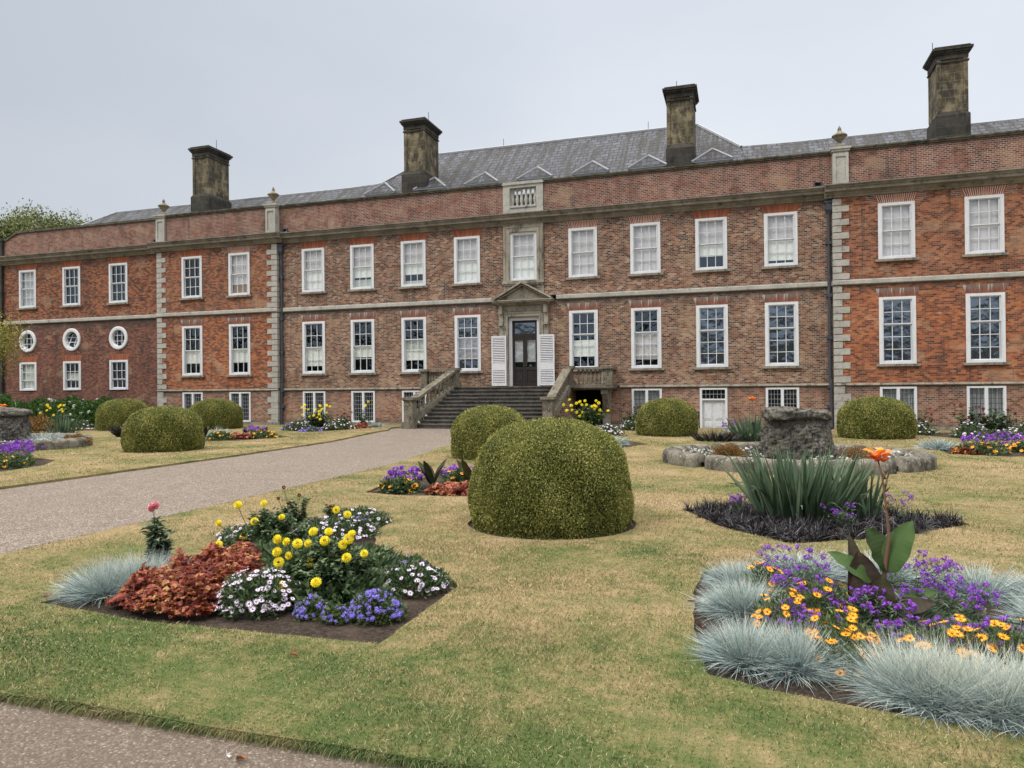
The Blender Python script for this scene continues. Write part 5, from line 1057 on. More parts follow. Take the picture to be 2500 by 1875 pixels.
m = MB(); m.box(-4.32, 3.98, YT - 0.02, -0.01, 1.58, 1.722); m.box(-4.36, 4.02, YT - 0.08, -0.012, 1.64, 1.70); m.build('landing', 'stone_stair', st)
m = MB()   # brick flanks under the rails and a black sheet for the dark opening below
for xa, xb, ya in ((-3.68, -3.45, YB + 0.1), (1.9, 2.1, YB + 0.1)):
    n = 10
    for i in range(n):
        y0 = ya + (YT - ya) * i / n; y1 = ya + (YT - ya) * (i + 1) / n; zz = 0.1 + (1.5 - 0.1) * i / n; dx = ((i + .5) / n) * (0.8 if xa < 0 else 0.16)
        m.box(xa + dx, xb + dx, y0, y1, -0.1, max(zz, 0.08))
m.box(-2.9, -2.7, YT, -0.02, -0.1, 1.575); m.box(2.04, 2.24, YT, -0.02, -0.1, 1.575)
m.build('brick_flank', 'brick_lower', st)
m = MB(); m.box(2.26, 3.35, -0.06, -0.055, 0.0, 1.5); m.build('opening_shade_sheet', 'void', st)  # shade of the opening under the landing, put into a near-black sheet
m = MB(); x = 3.5; m.prism([(x, -0.02, 1.57), (x, -1.05, 1.57), (x, -1.05, 1.4), (x, -0.8, 1.3), (x, -0.62, 1.1), (x, -0.5, 0.8), (x, -0.2, 0.62), (x, -0.02, 0.6)], (0.24, 0, 0)); m.box(x - 0.04, x + 0.28, -0.6, -0.02, 1.45, 1.574)
m.build('scroll_bracket', 'stone_trim', st)
m = MB(); m.box(3.42, 3.72, -0.2, -0.02, -0.05, 0.6); m.build('stone_post', 'stone_trim', st)
bal = MB(); bal.lathe(baluster_prof(0.5, 0.062), (0, 0, 0), 8); bal = bal.mesh('baluster', 'stone_stair', True)
def newel(x, y, z0, z1, w=0.19, mat='stone_stair', base=True):
    m = MB(); m.box(x - w, x + w, y - w, y + w, z0, z1 - 0.1); m.box(x - w - 0.03, x + w + 0.03, y - w - 0.03, y + w + 0.03, z1 - 0.14, z1 - 0.1); m.box(x - w - 0.07, x + w + 0.07, y - w - 0.07, y + w + 0.07, z1 - 0.1, z1)
    if base: m.box(x - w - 0.07, x + w + 0.07, y - w - 0.07, y + w + 0.07, z0 - 0.05, z0 + 0.22); m.box(x - w - 0.04, x + w + 0.04, y - w - 0.04, y + w + 0.04, z0 + 0.22, z0 + 0.27)
    return m.build('newel', mat, st)
for (xb, xt) in ((-3.62, -2.78), (2.04, 2.2)):
    newel(xb, YB - 0.05, 0.1, 1.33); newel(xt, YT + 0.05, 1.7, 2.53, 0.17)
    a = Vector((xb, YB + 0.16, 1.27)); b = Vector((xt, YT - 0.1, 2.47))
    m = MB(); hw_ = 0.17
    m.prism([(a.x - hw_, a.y, a.z - 0.11), (a.x + hw_, a.y, a.z - 0.11), (a.x + hw_, a.y, a.z), (a.x - hw_, a.y, a.z)], b - a); m.build('handrail', 'stone_stair', st)
    m = MB(); hw_ = 0.14; q = [(a.x - hw_, a.y, a.z - 0.95), (a.x + hw_, a.y, a.z - 0.95), (a.x + hw_, a.y, a.z - 0.66), (a.x - hw_, a.y, a.z - 0.66)]; m.prism(q, b - a); m.build('stringer', 'stone_stair', st)
    for k in range(10):
        t = (k + 0.6) / 10.2; p = a + (b - a) * t; o = link('baluster', bal, st, (p.x, p.y, p.z - 0.69)); o.scale = (1.0, 1.0, 1.2)
for (xa, xb) in ((-4.18, -2.95), (2.37, 3.85)):
    newel(xa if xa < 0 else xb, YT + 0.12, 1.7, 2.5, 0.14, 'stone_stair', False)
    m = MB(); m.box(xa + 0.1 if xa < 0 else xa, xb if xa < 0 else xb - 0.1, YT + 0.02, YT + 0.24, 2.38, 2.48); m.box(xa, xb, YT + 0.03, YT + 0.22, 1.722, 1.80); m.build('handrail', 'stone_stair', st)
    n = 7
    for k in range(n): x = xa + 0.16 + (xb - xa - 0.3) * (k + 0.5) / n; o = link('baluster', bal, st, (x, YT + 0.13, 1.8)); o.scale = (1, 1, 1.17)
    x = xa if xa < 0 else xb
    m = MB(); m.box(x - 0.11, x + 0.11, YT + 0.27, -0.02, 2.38, 2.48); m.box(x - 0.09, x + 0.09, YT + 0.27, -0.02, 1.722, 1.80); m.build('handrail', 'stone_stair', st)
    for k in range(4): o = link('baluster', bal, st, (x, YT + 0.42 + 0.21 * k, 1.8)); o.scale = (1, 1, 1.17)
    m = MB(); m.box(x - 0.3 if x > 0 else x - 0.1, x + 0.1 if x > 0 else x + 0.3, YT + 0.1, YT + 0.13, 1.8, 2.38) if x > 0 else None
    if x > 0: m.build('rail_panel', 'stone_trim', st)

# ================================================================== BASINS AND ROUGH STONES
def basin(cx, cy, label):
    t = thing('stone_basin', label, 'raised bed', (cx, cy, LAWN_H - 0.03), 'lobed stone basins')
    def lobe(c, R_, a0, a1, rot):
        m = MB(); n = 20; pr = []
        for k in range(9):
            q = PI * k / 8; pr.append((-0.21 * math.cos(q), 0.19 + 0.125 * math.sin(q) ** 0.8))
        pr = [(-0.21, 0.0)] + pr + [(0.21, 0.0)]; b = 0
        for i in range(n + 1):
            a = rad(a0 + (a1 - a0) * i / n)
            for o_, z in pr:
                rr = R_ - 0.2 + o_ + 0.012 * math.sin(i * 1.7 + c * 5); x, y = c + rr * math.cos(a), rr * math.sin(a); X_, Y_ = x * math.cos(rot) - y * math.sin(rot), x * math.sin(rot) + y * math.cos(rot); m.v.append((X_, Y_, z + 0.01 * math.sin(i * 2.3)))
        K = len(pr)
        for i in range(n):
            for j in range(K - 1): m.f.append((i * K + j, i * K + j + 1, (i + 1) * K + j + 1, (i + 1) * K + j)); m.mi.append(0)
        m.f.append(tuple(range(K))); m.f.append(tuple(n * K + j for j in range(K))); m.mi += [0, 0]
        return m.build('kerb_stone', 'stone_basin', t, True)
    for rot in (0, PI): lobe(1.05, 1.70, -57, 57, rot)
    for rot in (PI / 2, -PI / 2): lobe(0.05, 2.35, -48, 48, rot)
    m = MB(); m.v = []; poly = []
    for k in range(48):
        a = 2 * PI * k / 48; c, s_ = abs(math.cos(a)), abs(math.sin(a)); poly.append((math.cos(a) * (2.45 - 0.25 * s_), math.sin(a) * (2.1)))
    m.face([(x, y, 0.13) for x, y in poly]); m.build('planting_soil', 'soil', t)
    return t
basin(*BASIN_R, 'lobed stone kerb basin with white flowers round the rough stone, on the right lawn'); basin(*BASIN_L, 'lobed stone kerb basin cut off by the left edge of the photo')
def rock(label, x, y, rx, ry, h, seed, w_top=1.0):
    t = thing('rough_stone', label, 'rock', (x, y, 0.09), 'rough stones standing in the basins')
    rg = np.random.default_rng(seed)
    def nf(a, z, s_): return 0.5 * np.sin(a * 3 + s_ + z * 2) + 0.35 * np.sin(a * 7 - z * 6 + s_ * 2) + 0.25 * np.sin(a * 13 + z * 9 + s_ * 3) + 0.2 * np.sin(a * 23 - z * 17)
    na, nz_ = 96, 40; a = np.arange(na) / na * 2 * PI; g = G(); zz = np.linspace(0, 1, nz_); A, Z = np.meshgrid(a, zz)
    prof = np.interp(Z, [0, 0.12, 0.4, 0.7, 0.85, 1.0], [1.0, 1.04, 1.01, 0.96, 0.92, 0.88]); rr = prof * (1 + 0.07 * nf(A, Z * 2, seed) + 0.03 * np.sin(A * 37 + np.sin(Z * 9) * 2) * (Z < 0.8) + 0.02 * rg.normal(size=A.shape)); sq = 1 / np.maximum(np.abs(np.cos(A)), np.abs(np.sin(A))) ** 0.35
    V = np.stack([rr * sq * rx * np.cos(A), rr * sq * ry * np.sin(A), Z * (h - 0.22)], -1).reshape(-1, 3); Q = [[j * na + i, j * na + (i + 1) % na, (j + 1) * na + (i + 1) % na, (j + 1) * na + i] for j in range(nz_ - 1) for i in range(na)]
    g.add(V, Q, None, 0.5); g.build('stone_body', 'rock', t, True)
    for k, (cx_, hw_) in enumerate(((-0.42, 0.44), (0.12, 0.36), (0.52, 0.34))):   # capping boulders
        g = G(); n1, n2 = 24, 40; th = np.linspace(0.02, PI - 0.02, n1); ph = np.arange(n2) / n2 * 2 * PI; TH, PH = np.meshgrid(th, ph, indexing='ij')
        r = 1 + 0.10 * nf(PH, TH, seed + k) + 0.02 * rg.normal(size=TH.shape); sp = lambda v, e: np.sign(v) * np.abs(v) ** e
        V = np.stack([r * sp(np.sin(TH), .45) * sp(np.cos(PH), .6) * rx * hw_ * 1.25 + cx_ * rx * 1.02, r * sp(np.sin(TH), .45) * sp(np.sin(PH), .6) * ry * (1.15 - 0.1 * k), r * sp(np.cos(TH), .6) * (0.15 - 0.02 * k) + h - 0.15 - 0.015 * k], -1).reshape(-1, 3)
        g.add(V, [[j * n2 + i, j * n2 + (i + 1) % n2, (j + 1) * n2 + (i + 1) % n2, (j + 1) * n2 + i] for j in range(n1 - 1) for i in range(n2)], None, 0.5); g.build('cap_boulder', 'rock', t, True)
    return t
rock('furrowed grey rough stone rising behind the sword leaved clump on the right lawn', 10.02, -12.85, 0.72, 0.6, 1.12, 3)
rock('furrowed grey rough stone cut by the left edge of the photo', -13.35, -13.0, 0.84, 0.6, 1.12, 8)

# ================================================================== PLANTING: front left bed
fescue('broad mound of blue grass, nearest the left edge of the photo', 3.88, -24.95, 0.34, 0.36, 13000, 0.0038, 3, spread=(0.2, 0.14), rot=0.5)
def heuchera(label, pts, n, mat='heuchera', h=0.2, L=0.065, cat='foliage plant'):
    cx, cy = np.mean(pts, axis=0); t = plant_root('coral_bells', label, cat, cx, cy, 'red leaved coral bells'); g = G(); P2 = poly_pts(pts, n) - [cx, cy]
    C = np.array(pts) - [cx, cy]; rr = np.linalg.norm(P2, axis=1); edge = np.min([np.abs(np.cross(C[(i + 1) % len(C)] - C[i], P2 - C[i])) / np.linalg.norm(C[(i + 1) % len(C)] - C[i]) for i in range(len(C))], axis=0)
    hz_ = h * np.clip(edge / 0.13, 0.22, 1) ** 0.6 * (0.8 + 0.25 * np.sin(P2[:, 0] * 13) * np.sin(P2[:, 1] * 15)); P = np.concatenate([P2, (hz_ * RNG.uniform(0.45, 1.0, n))[:, None]], 1); lf = P
    a0 = RNG.random(n) * 2 * PI; tilt = unit(RNG.normal(0, 0.45, (n, 3)) + [0, -0.25, 1.0]); sz = L * RNG.uniform(0.6, 1.25, n); Rr = np.clip(RNG.random(n) * 0.8 + 0.25 * np.sin(P2[:, 0] * 9) * np.sin(P2[:, 1] * 7), 0, 1)
    ex = unit(np.cross(tilt, [0.3, 1, 0.2])); ey = np.cross(tilt, ex)
    for k in range(7):   # seven lobes make one ruffled leaf
        a = a0 + 2 * PI * k / 7.6; D = ex * np.cos(a)[:, None] + ey * np.sin(a)[:, None] + tilt * 0.18 * (1 if k % 2 else -0.6); leaves(g, P, D, tilt, sz * (0.62 if k % 2 else 0.5), sz * 0.5, R=np.clip(Rr + 0.12 * (k % 3 - 1), 0, 1), fold=0.2)
    g.build('foliage', mat, t); return t
heuchera('wide patch of rust red coral bells beside the blue grass mound', [(4.02, -25.33), (4.5, -25.5), (5.02, -25.42), (5.0, -24.9), (4.75, -24.2), (4.3, -23.85), (3.95, -24.1), (3.98, -24.8)], 4600, h=0.30, L=0.05)
WF = 'white daisy flowered mounds'
def osteo(label, x, y, rx, ry, h, nl, nf, far=False, rot=0.0):
    return mound('daisy_mound', label, 'flowering plant', x, y, rx, ry, h, 'green_dark', nl, 0.05 if not far else 0.08, 0.016 if not far else 0.04, WF, 'osteo_far' if far else 'osteo', nf, (0.85, 1.2), lift=0.01, rot=rot)
osteo('white daisy mound right of the coral bells, nearest the camera', 5.2, -24.98, 0.36, 0.34, 0.26, 4200, 190)
osteo('white daisy mound at the bare soil corner, right of the yellow dahlias', 6.13, -24.2, 0.32, 0.30, 0.2, 2600, 90)
osteo('low white daisy mound behind the coral bells, left of the dahlias', 3.5, -22.9, 0.38, 0.36, 0.16, 2000, 80)
osteo('white daisy mound in the middle of the left bed, behind the yellow flowers', 4.3, -22.4, 0.5, 0.45, 0.2, 2600, 120)
osteo('white daisy mound at the far tip of the left bed', 4.2, -21.65, 0.4, 0.3, 0.18, 2000, 80)
def ager(label, x, y, r, h, nf, far=False):
    return mound('floss_flower', label, 'flowering plant', x, y, r, r * 0.85, h, 'green_mid', int(900 * (r / .15) ** 2) if not far else 500, 0.035 if not far else 0.07, 0.02 if not far else 0.04, 'blue floss flowers', 'ager_far' if far else 'ager', nf, (0.8, 1.2), fl_out=0.05)
ager('largest blue violet floss flower clump, near the bare soil corner', 6.22, -24.98, 0.21, 0.19, 190); ager('small blue violet clump, middle of the three along the bed front', 5.97, -25.12, 0.12, 0.1, 50)
ager('small blue violet clump under the single low yellow dahlia', 5.74, -25.1, 0.13, 0.15, 50); ager('sparse blue clump between the dahlia and the far right white daisies', 5.95, -23.75, 0.16, 0.16, 28); ager('blue violet tuft among the white daisies in mid bed', 4.55, -22.25, 0.16, 0.2, 26)
def big_leaf_plant(name, label, cat, x, y, rx, ry, h, n, L, W, mat, stemsN, group=None, rot=0):
    t = plant_root(name, label, cat, x, y, group); g = G(); tips = []
    for k in range(stemsN):
        a = RNG.random() * 6.28; q = math.sqrt(RNG.random()); tip = np.array([rx * q * math.cos(a), ry * q * math.sin(a), h * (1 - 0.45 * q * q) * RNG.uniform(0.85, 1.08)]); tips.append(tip); base = tip * [0.3, 0.3, 0]
        m = n // stemsN; tt = RNG.uniform(0.15, 1.0, m) ** 0.8; P = base + (tip - base) * tt[:, None] + RNG.normal(0, 0.012, (m, 3)); az = RNG.random(m) * 6.28
        D = np.stack([np.cos(az), np.sin(az), RNG.uniform(-0.25, 0.6, m)], 1); leaves(g, P, D, unit(RNG.normal(0, 0.3, (m, 3)) + [0, 0, 1]), L * RNG.uniform(0.5, 1.2, m) * (1.15 - 0.5 * tt), W * RNG.uniform(0.7, 1.1, m) * (1.15 - 0.5 * tt), fold=0.2)
    g.build('foliage', mat, t); return t, tips
def bloom_plant(label, x, y, rx, ry, h, n, blooms, kind, group, stemsN=12, L=0.085, W=0.05, mat='green_dark', name='dahlia', fs=(0.85, 1.15), cat='flowering plant'):
    """blooms: list of world positions, each carried on its own stem"""
    t, tips = big_leaf_plant(name, label, cat, x, y, rx, ry, h, n, L, W, mat, stemsN, group); o = np.array([x, y, -0.015 + gz1(x, y)])
    m = MB(); B = []
    for (bx, by, bz) in blooms:
        p = np.array([bx, by, bz]) - o; B.append(p); m.tube([(p[0] * 0.25, p[1] * 0.25, 0), (p[0] * 0.75, p[1] * 0.75, p[2] * 0.6), (p[0], p[1], p[2] - 0.01)], [0.006, 0.004, 0.003], 4)
    m.k = 0; m.build('stems', 'stem_green', t); B = np.array(B)
    view = unit(np.array(CAM) - (B + o)) * 0.0; Nn = unit(RNG.normal(0, 0.35, (len(B), 3)) + [0.15, -0.75, 0.55]); heads(t, kind, B, Nn, fs); return t
simple('stem_green', (0.06, 0.09, 0.03), 0.6, 0.3, var=0.4)
mound('leafy_filler', 'loose dark green foliage between the yellow dahlias and the white daisies', 'foliage plant', 4.95, -23.85, 0.85, 0.6, 0.22, 'green_dark', 5200, 0.08, 0.03)
mound('leafy_filler', 'dark green foliage at the foot of the nearest yellow dahlia', 'foliage plant', 5.6, -24.6, 0.45, 0.4, 0.2, 'green_dark', 2600, 0.09, 0.045)
YG = 'yellow dahlias'
Fb = [(5.16, -24.7, 0.46), (5.26, -24.72, 0.45), (5.34, -24.68, 0.43), (5.42, -24.65, 0.43), (5.17, -24.72, 0.36), (5.27, -24.7, 0.33), (5.2, -24.74, 0.28), (5.44, -24.6, 0.52), (5.65, -24.7, 0.55), (5.85, -24.68, 0.54), (5.83, -24.7, 0.5), (5.58, -24.65, 0.46), (5.97, -24.7, 0.39), (5.84, -24.75, 0.36), (5.72, -25.0, 0.22), (5.4, -25.0, 0.17), (5.78, -24.7, 0.45), (5.48, -24.7, 0.29)]
Bb = [(3.66, -23.6, 0.32), (4.1, -23.6, 0.36), (4.39, -23.55, 0.41), (4.25, -23.65, 0.56), (3.9, -23.6, 0.52), (3.97, -23.6, 0.2), (3.78, -23.75, 0.14), (5.0, -23.3, 0.42), (4.9, -23.35, 0.47)]
bloom_plant('yellow dahlia bush, nearest the camera, with most of the yellow flowers', 5.58, -24.6, 0.42, 0.33, 0.47, 4600, Fb, 'dahlia', YG, 48, 0.08, 0.048)
bloom_plant('yellow dahlia bush behind the coral bells', 4.2, -23.45, 0.42, 0.36, 0.48, 3900, Bb, 'dahlia', YG, 40, 0.08, 0.045)
bloom_plant('dark red dahlia standing tall at the back of the left bed', 3.62, -22.15, 0.17, 0.16, 0.46, 700, [(3.47, -22.2, 0.5), (3.69, -22.2, 0.41), (3.39, -22.2, 0.36)], 'red', 'dark red dahlias', 9, 0.075, 0.045)
bloom_plant('small dark red dahlia with one flower, right of the taller dark red one', 4.0, -22.0, 0.13, 0.12, 0.3, 420, [(4.06, -22.1, 0.27)], 'red', 'dark red dahlias', 8, 0.075, 0.045)
bloom_plant('lone tall dahlia with one pink and white flower above the blue grass', 3.63, -24.38, 0.10, 0.10, 0.58, 560, [(3.59, -24.4, 0.62)], 'pink', None, 7, 0.12, 0.07, 'green_grey')
# ------------------------------------------------------------------ front right bed
FG = [(8.92, -23.35, .27), (8.82, -24.02, .33), (8.86, -24.35, .30), (8.85, -24.75, .30), (8.95, -25.08, .28), (9.16, -25.2, .27)]
fescue('blue grass tuft at the back left corner of the purple bed', 8.84, -23.35, 0.27, 0.24, 4200, 0.0042); fescue('second blue grass tuft up the left edge of the purple bed', 8.86, -24.1, 0.30, 0.29, 5200, 0.0042)
fescue('third blue grass tuft, at the front left corner of the purple bed', 9.02, -25.12, 0.29, 0.31, 8500, 0.0036, 2, spread=(0.14, 0.05))
fescue('widest blue grass mound along the front of the purple bed', 9.98, -25.43, 0.33, 0.36, 19000, 0.0031, 5, spread=(0.27, 0.06), rot=-0.2, straw=0.9)
fescue('blue grass tuft cut by the right edge, behind the purple flowers', 10.95, -23.15, 0.38, 0.26, 4800, 0.0042, 2, spread=(0.25, 0.1)); fescue('straw coloured grass tuft at the right edge of the photo beside the purple flowers', 11.0, -23.9, 0.34, 0.26, 4200, 0.0042, straw=0.9)
fescue('blue grey grass tuft behind the canna leaves', 9.7, -22.75, 0.42, 0.2, 3600, 0.0045, 2, spread=(0.3, 0.05))
def verbena(label, x, y, rx, ry, h, n, nf, far=False, group='purple verbenas'):
    t = plant_root('verbena', label, 'flowering plant', x, y, group); g = G(); S = max(14, nf)
    q = unit(RNG.normal(size=(S, 2))) * np.sqrt(RNG.random((S, 1))); base = np.concatenate([q * [rx, ry] * 0.55, np.zeros((S, 1))], 1); tip = np.concatenate([q * [rx, ry], (h * (1 - 0.3 * (q ** 2).sum(1)) * RNG.uniform(0.7, 1.15, S))[:, None]], 1)
    blades(g, base, tip - base, np.linalg.norm(tip - base, axis=1), 0.005 if not far else 0.008, 0.0, 2, R=np.full(S, 0.5)); m = n
    i = RNG.integers(0, S, m); tt = RNG.uniform(0.05, 0.9, m); P = base[i] + (tip - base)[i] * tt[:, None]; az = RNG.random(m) * 6.28
    D = np.stack([np.cos(az), np.sin(az), RNG.uniform(0.0, 0.9, m)], 1); leaves(g, P, D, unit(RNG.normal(0, 0.3, (m, 3)) + [0, 0, 1]), (0.085 if not far else 0.1) * RNG.uniform(0.5, 1.2, m), (0.015 if not far else 0.03), fold=0.3)
    g.build('foliage', 'green_grey', t)
    P = np.concatenate([tip[:nf], tip[:nf] + RNG.normal(0, 0.016, (nf, 3)) + [0.02, 0, -0.008], tip[:nf] + RNG.normal(0, 0.018, (nf, 3))])[:nf * 3 if not far else nf]; heads(t, 'verb_far' if far else 'verb', P, unit(RNG.normal(0, 0.3, (len(P), 3)) + [0, -0.3, 1]), (0.75, 1.1), 'flower_cluster'); return t
for a in (('purple verbena at the back left of the right bed, in front of the grass tuft', 9.25, -23.25, 0.3, 0.28, 0.32, 380, 24), ('purple verbena behind the canna leaves, to their right', 10.15, -23.2, 0.36, 0.26, 0.34, 420, 30), ('purple verbena left of the canna leaves', 9.32, -23.85, 0.26, 0.24, 0.24, 320, 22),
          ('purple verbena in front of the canna leaves', 9.75, -24.2, 0.28, 0.2, 0.24, 340, 26), ('purple verbena near the right edge of the photo, mid bed', 10.3, -23.85, 0.32, 0.3, 0.27, 420, 34), ('low purple verbena spilling among orange daisies left of centre', 9.25, -24.5, 0.26, 0.24, 0.18, 330, 24), ('purple verbena behind the widest blue grass mound', 10.0, -24.6, 0.3, 0.22, 0.19, 340, 24), ('purple verbena in the bottom right corner of the purple bed', 10.5, -24.5, 0.26, 0.28, 0.2, 320, 20)): verbena(*a)
def gaz(label, x, y, rx, ry, h, nl, nf, far=False, group='orange daisies'):
    return mound('orange_daisy', label, 'flowering plant', x, y, rx, ry, h, 'green_mid' if not far else 'green_dark', nl, 0.05 if not far else 0.08, 0.012 if not far else 0.04, group, 'gaz_far' if far else 'gaz', nf, (0.8, 1.15), lift=0.02)
for a in (('orange daisies spilling to the soil between the two front blue grass mounds', 9.42, -25.12, 0.16, 0.2, 0.22, 700, 18), ('orange daisies between the blue grass and the lowest verbena', 9.12, -24.45, 0.2, 0.24, 0.24, 700, 26), ('orange daisies in the gap between the two front blue grass mounds', 9.45, -24.75, 0.24, 0.2, 0.22, 850, 30), ('orange daisies at the far left corner of the purple bed', 9.02, -23.6, 0.16, 0.14, 0.26, 420, 14),
          ('orange daisies behind the widest blue grass mound, right of centre', 10.05, -24.85, 0.26, 0.2, 0.26, 700, 26), ('bright orange daisies near the right edge of the photo', 10.45, -24.8, 0.28, 0.26, 0.26, 850, 34), ('orange daisies cut by the bottom right corner of the photo', 10.35, -25.35, 0.25, 0.25, 0.15, 620, 12), ('orange daisies at the left foot of the canna', 9.42, -24.0, 0.2, 0.16, 0.25, 500, 18)): gaz(*a)
mound('leafy_filler', 'low dark green foliage under the purple verbenas', 'foliage plant', 9.75, -23.9, 0.95, 0.85, 0.13, 'green_grey', 5200, 0.09, 0.016, spiky=True)
mound('leafy_filler', 'dark green foliage filling the right side of the purple bed', 'foliage plant', 10.4, -24.6, 0.7, 0.75, 0.13, 'green_grey', 4200, 0.09, 0.016, spiky=True)
# canna: broad folded paddles, one tall spike with orange flowers
def paddle(g, base, D, up, L, W, R, fold=0.35, bend=0.25, n=22, mi=0):
    D = np.array(D, float) / np.linalg.norm(D); up = np.array(up, float); S = np.cross(D, up); S /= np.linalg.norm(S); U = np.cross(S, D); V = []; rr = []
    for i in range(n + 1):
        t = i / n; w = W * 0.5 * (math.sin(PI * min(1, t * 1.02) ** 0.85)) ** 0.55 if 0 < t < 1 else 0.004; c = np.array(base) + D * L * t - U * bend * L * t * t
        for s_ in (-1, -0.5, 0, 0.5, 1): V.append(c + S * w * s_ + U * (abs(s_) * w * fold + W * 0.035 * math.sin(t * 19 + s_ * 3) * abs(s_))); rr.append(R + 0.25 * (0.5 - abs(s_)) + 0.22 * (i % 2) - 0.1)
    g.add(V, [[i * 5 + j, i * 5 + j + 1, (i + 1) * 5 + j + 1, (i + 1) * 5 + j] for i in range(n) for j in range(4)], None, np.clip(rr, 0, 1), mi)
cn = plant_root('canna', 'tall canna with bronze paddle leaves and an orange flower in the purple bed', 'flowering plant', 9.75, -24.05)
for base, D, up, L, W, R_, mi in (((-.02, 0, 0.02), (-.08, 0.0, 1), (0.1, -1, 0.1), .46, .26, .1, 'canna'), ((.0, .02, .27), (-.62, .1, .62), (0.2, -.6, .8), .34, .15, .9, 'canna_green'), ((.11, .0, .36), (-.22, 0.05, .85), (.75, -1, .2), .33, .24, .2, 'canna_green'), ((.12, -0.01, .36), (.24, .0, .85), (-.7, -1, .3), .40, .20, .95, 'canna_green'),
                                   ((-.02, -.05, .02), (-.25, -.1, .8), (0, -1, .2), .32, .17, .15, 'canna'), ((0.02, -.08, .02), (.1, -.15, .8), (0, -1, .3), .33, .2, .45, 'canna'), ((.06, -.04, .04), (.75, -.2, .5), (0, -.5, .8), .36, .17, .2, 'canna'), ((.08, .04, .1), (.85, .2, .42), (0, -.4, .9), .42, .14, .9, 'canna_green'), ((-.05, .03, .1), (-.08, .1, 1), (.3, -1, 0), .5, .12, .3, 'canna')):
    g = G(); paddle(g, base, D, up, L, W, R_); g.build('paddle_leaf', mi, cn, True)
m = MB(); m.tube([(0.05, 0, 0), (0.09, 0, 0.4), (0.12, 0, 0.62), (0.10, 0, 0.85), (0.08, 0, 1.05), (0.05, -.01, 1.17)], [0.02, 0.017, 0.012, 0.008, 0.007, 0.006], 7)
for k in range(9): z = 0.72 + 0.045 * k; a = k * 2.3; m.tube([(0.11 - 0.03 * (z - .7), 0, z), (0.11 + .03 * math.cos(a), .03 * math.sin(a), z + 0.04)], [0.008, 0.004], 5)
m.build('flower_spike', 'canna_stem', cn, True) if 'canna_stem' in MAT else (simple('canna_stem', (0.16, 0.09, 0.06), 0.6, 0.3), m.build('flower_spike', 'canna_stem', cn, True))
def canna_bloom(scale):
    g = G(); rg = random.Random(5)
    for k in range(15):
        a = k * 2.4; el = 0.3 + 0.6 * rg.random(); D = (math.cos(a) * math.cos(el), math.sin(a) * math.cos(el), math.sin(el)); b = ((k % 3 - 1) * 0.025, 0, (k // 3) * 0.016 - 0.03)
        paddle(g, np.array(b) * scale, D, (0, 0, 1) if el < 1 else (1, 0, 0), 0.075 * scale, 0.055 * scale, 0.15 + 0.8 * (k // 3) / 5, 0.25, 0.35, 5)
    return g
o = canna_bloom(1.15).build('flower', 'canna_petal', cn, True, (0.055, -0.01, 1.19))
# ------------------------------------------------------------------ black grass bed with sword leaves
P2 = poly_pts(BED['bed2'], 480, 0.0); md = [thing('black_mondo_grass', 'black strappy grass carpeting the diamond bed around the sword leaves', 'ornamental grass', (9.7, -19.8, -0.015))]
g = G(); n = 26
C = np.repeat(P2, n, axis=0) - [9.7, -19.8]; a = RNG.random(len(C)) * 6.28; el = RNG.random(len(C)) ** 0.7 * 1.3; D = np.stack([np.sin(el) * np.cos(a), np.sin(el) * np.sin(a), np.cos(el) + .1], 1)
blades(g, np.concatenate([C + RNG.normal(0, .02, C.shape), np.zeros((len(C), 1))], 1), D, RNG.uniform(0.14, 0.30, len(C)), 0.013, RNG.uniform(0.1, 0.7, len(C)), 3, tip=0.3); g.build('blades', 'mondo', md[0])
sword('sword_leaf_clump', 'large clump of grey green sword leaves rising from the black grass', 'foliage plant', 9.58, -20.0, 0.5, 0.34, 340, 0.98, 0.056, 'iris', 0.45)
sword('sword_leaf_clump', 'smaller upright sword leaves at the right end of the big clump', 'foliage plant', 10.3, -19.85, 0.2, 0.16, 60, 0.78, 0.042, 'iris', 0.2)
verbena('purple verbena poking out between the sword leaves and the black grass front', 10.0, -20.55, 0.26, 0.14, 0.3, 260, 9); verbena('purple verbena at the left of the sword leaved clump', 8.82, -19.9, 0.14, 0.12, 0.3, 90, 12); verbena('sparse purple verbena right of the sword leaved clump', 10.75, -19.7, 0.2, 0.16, 0.36, 120, 7)
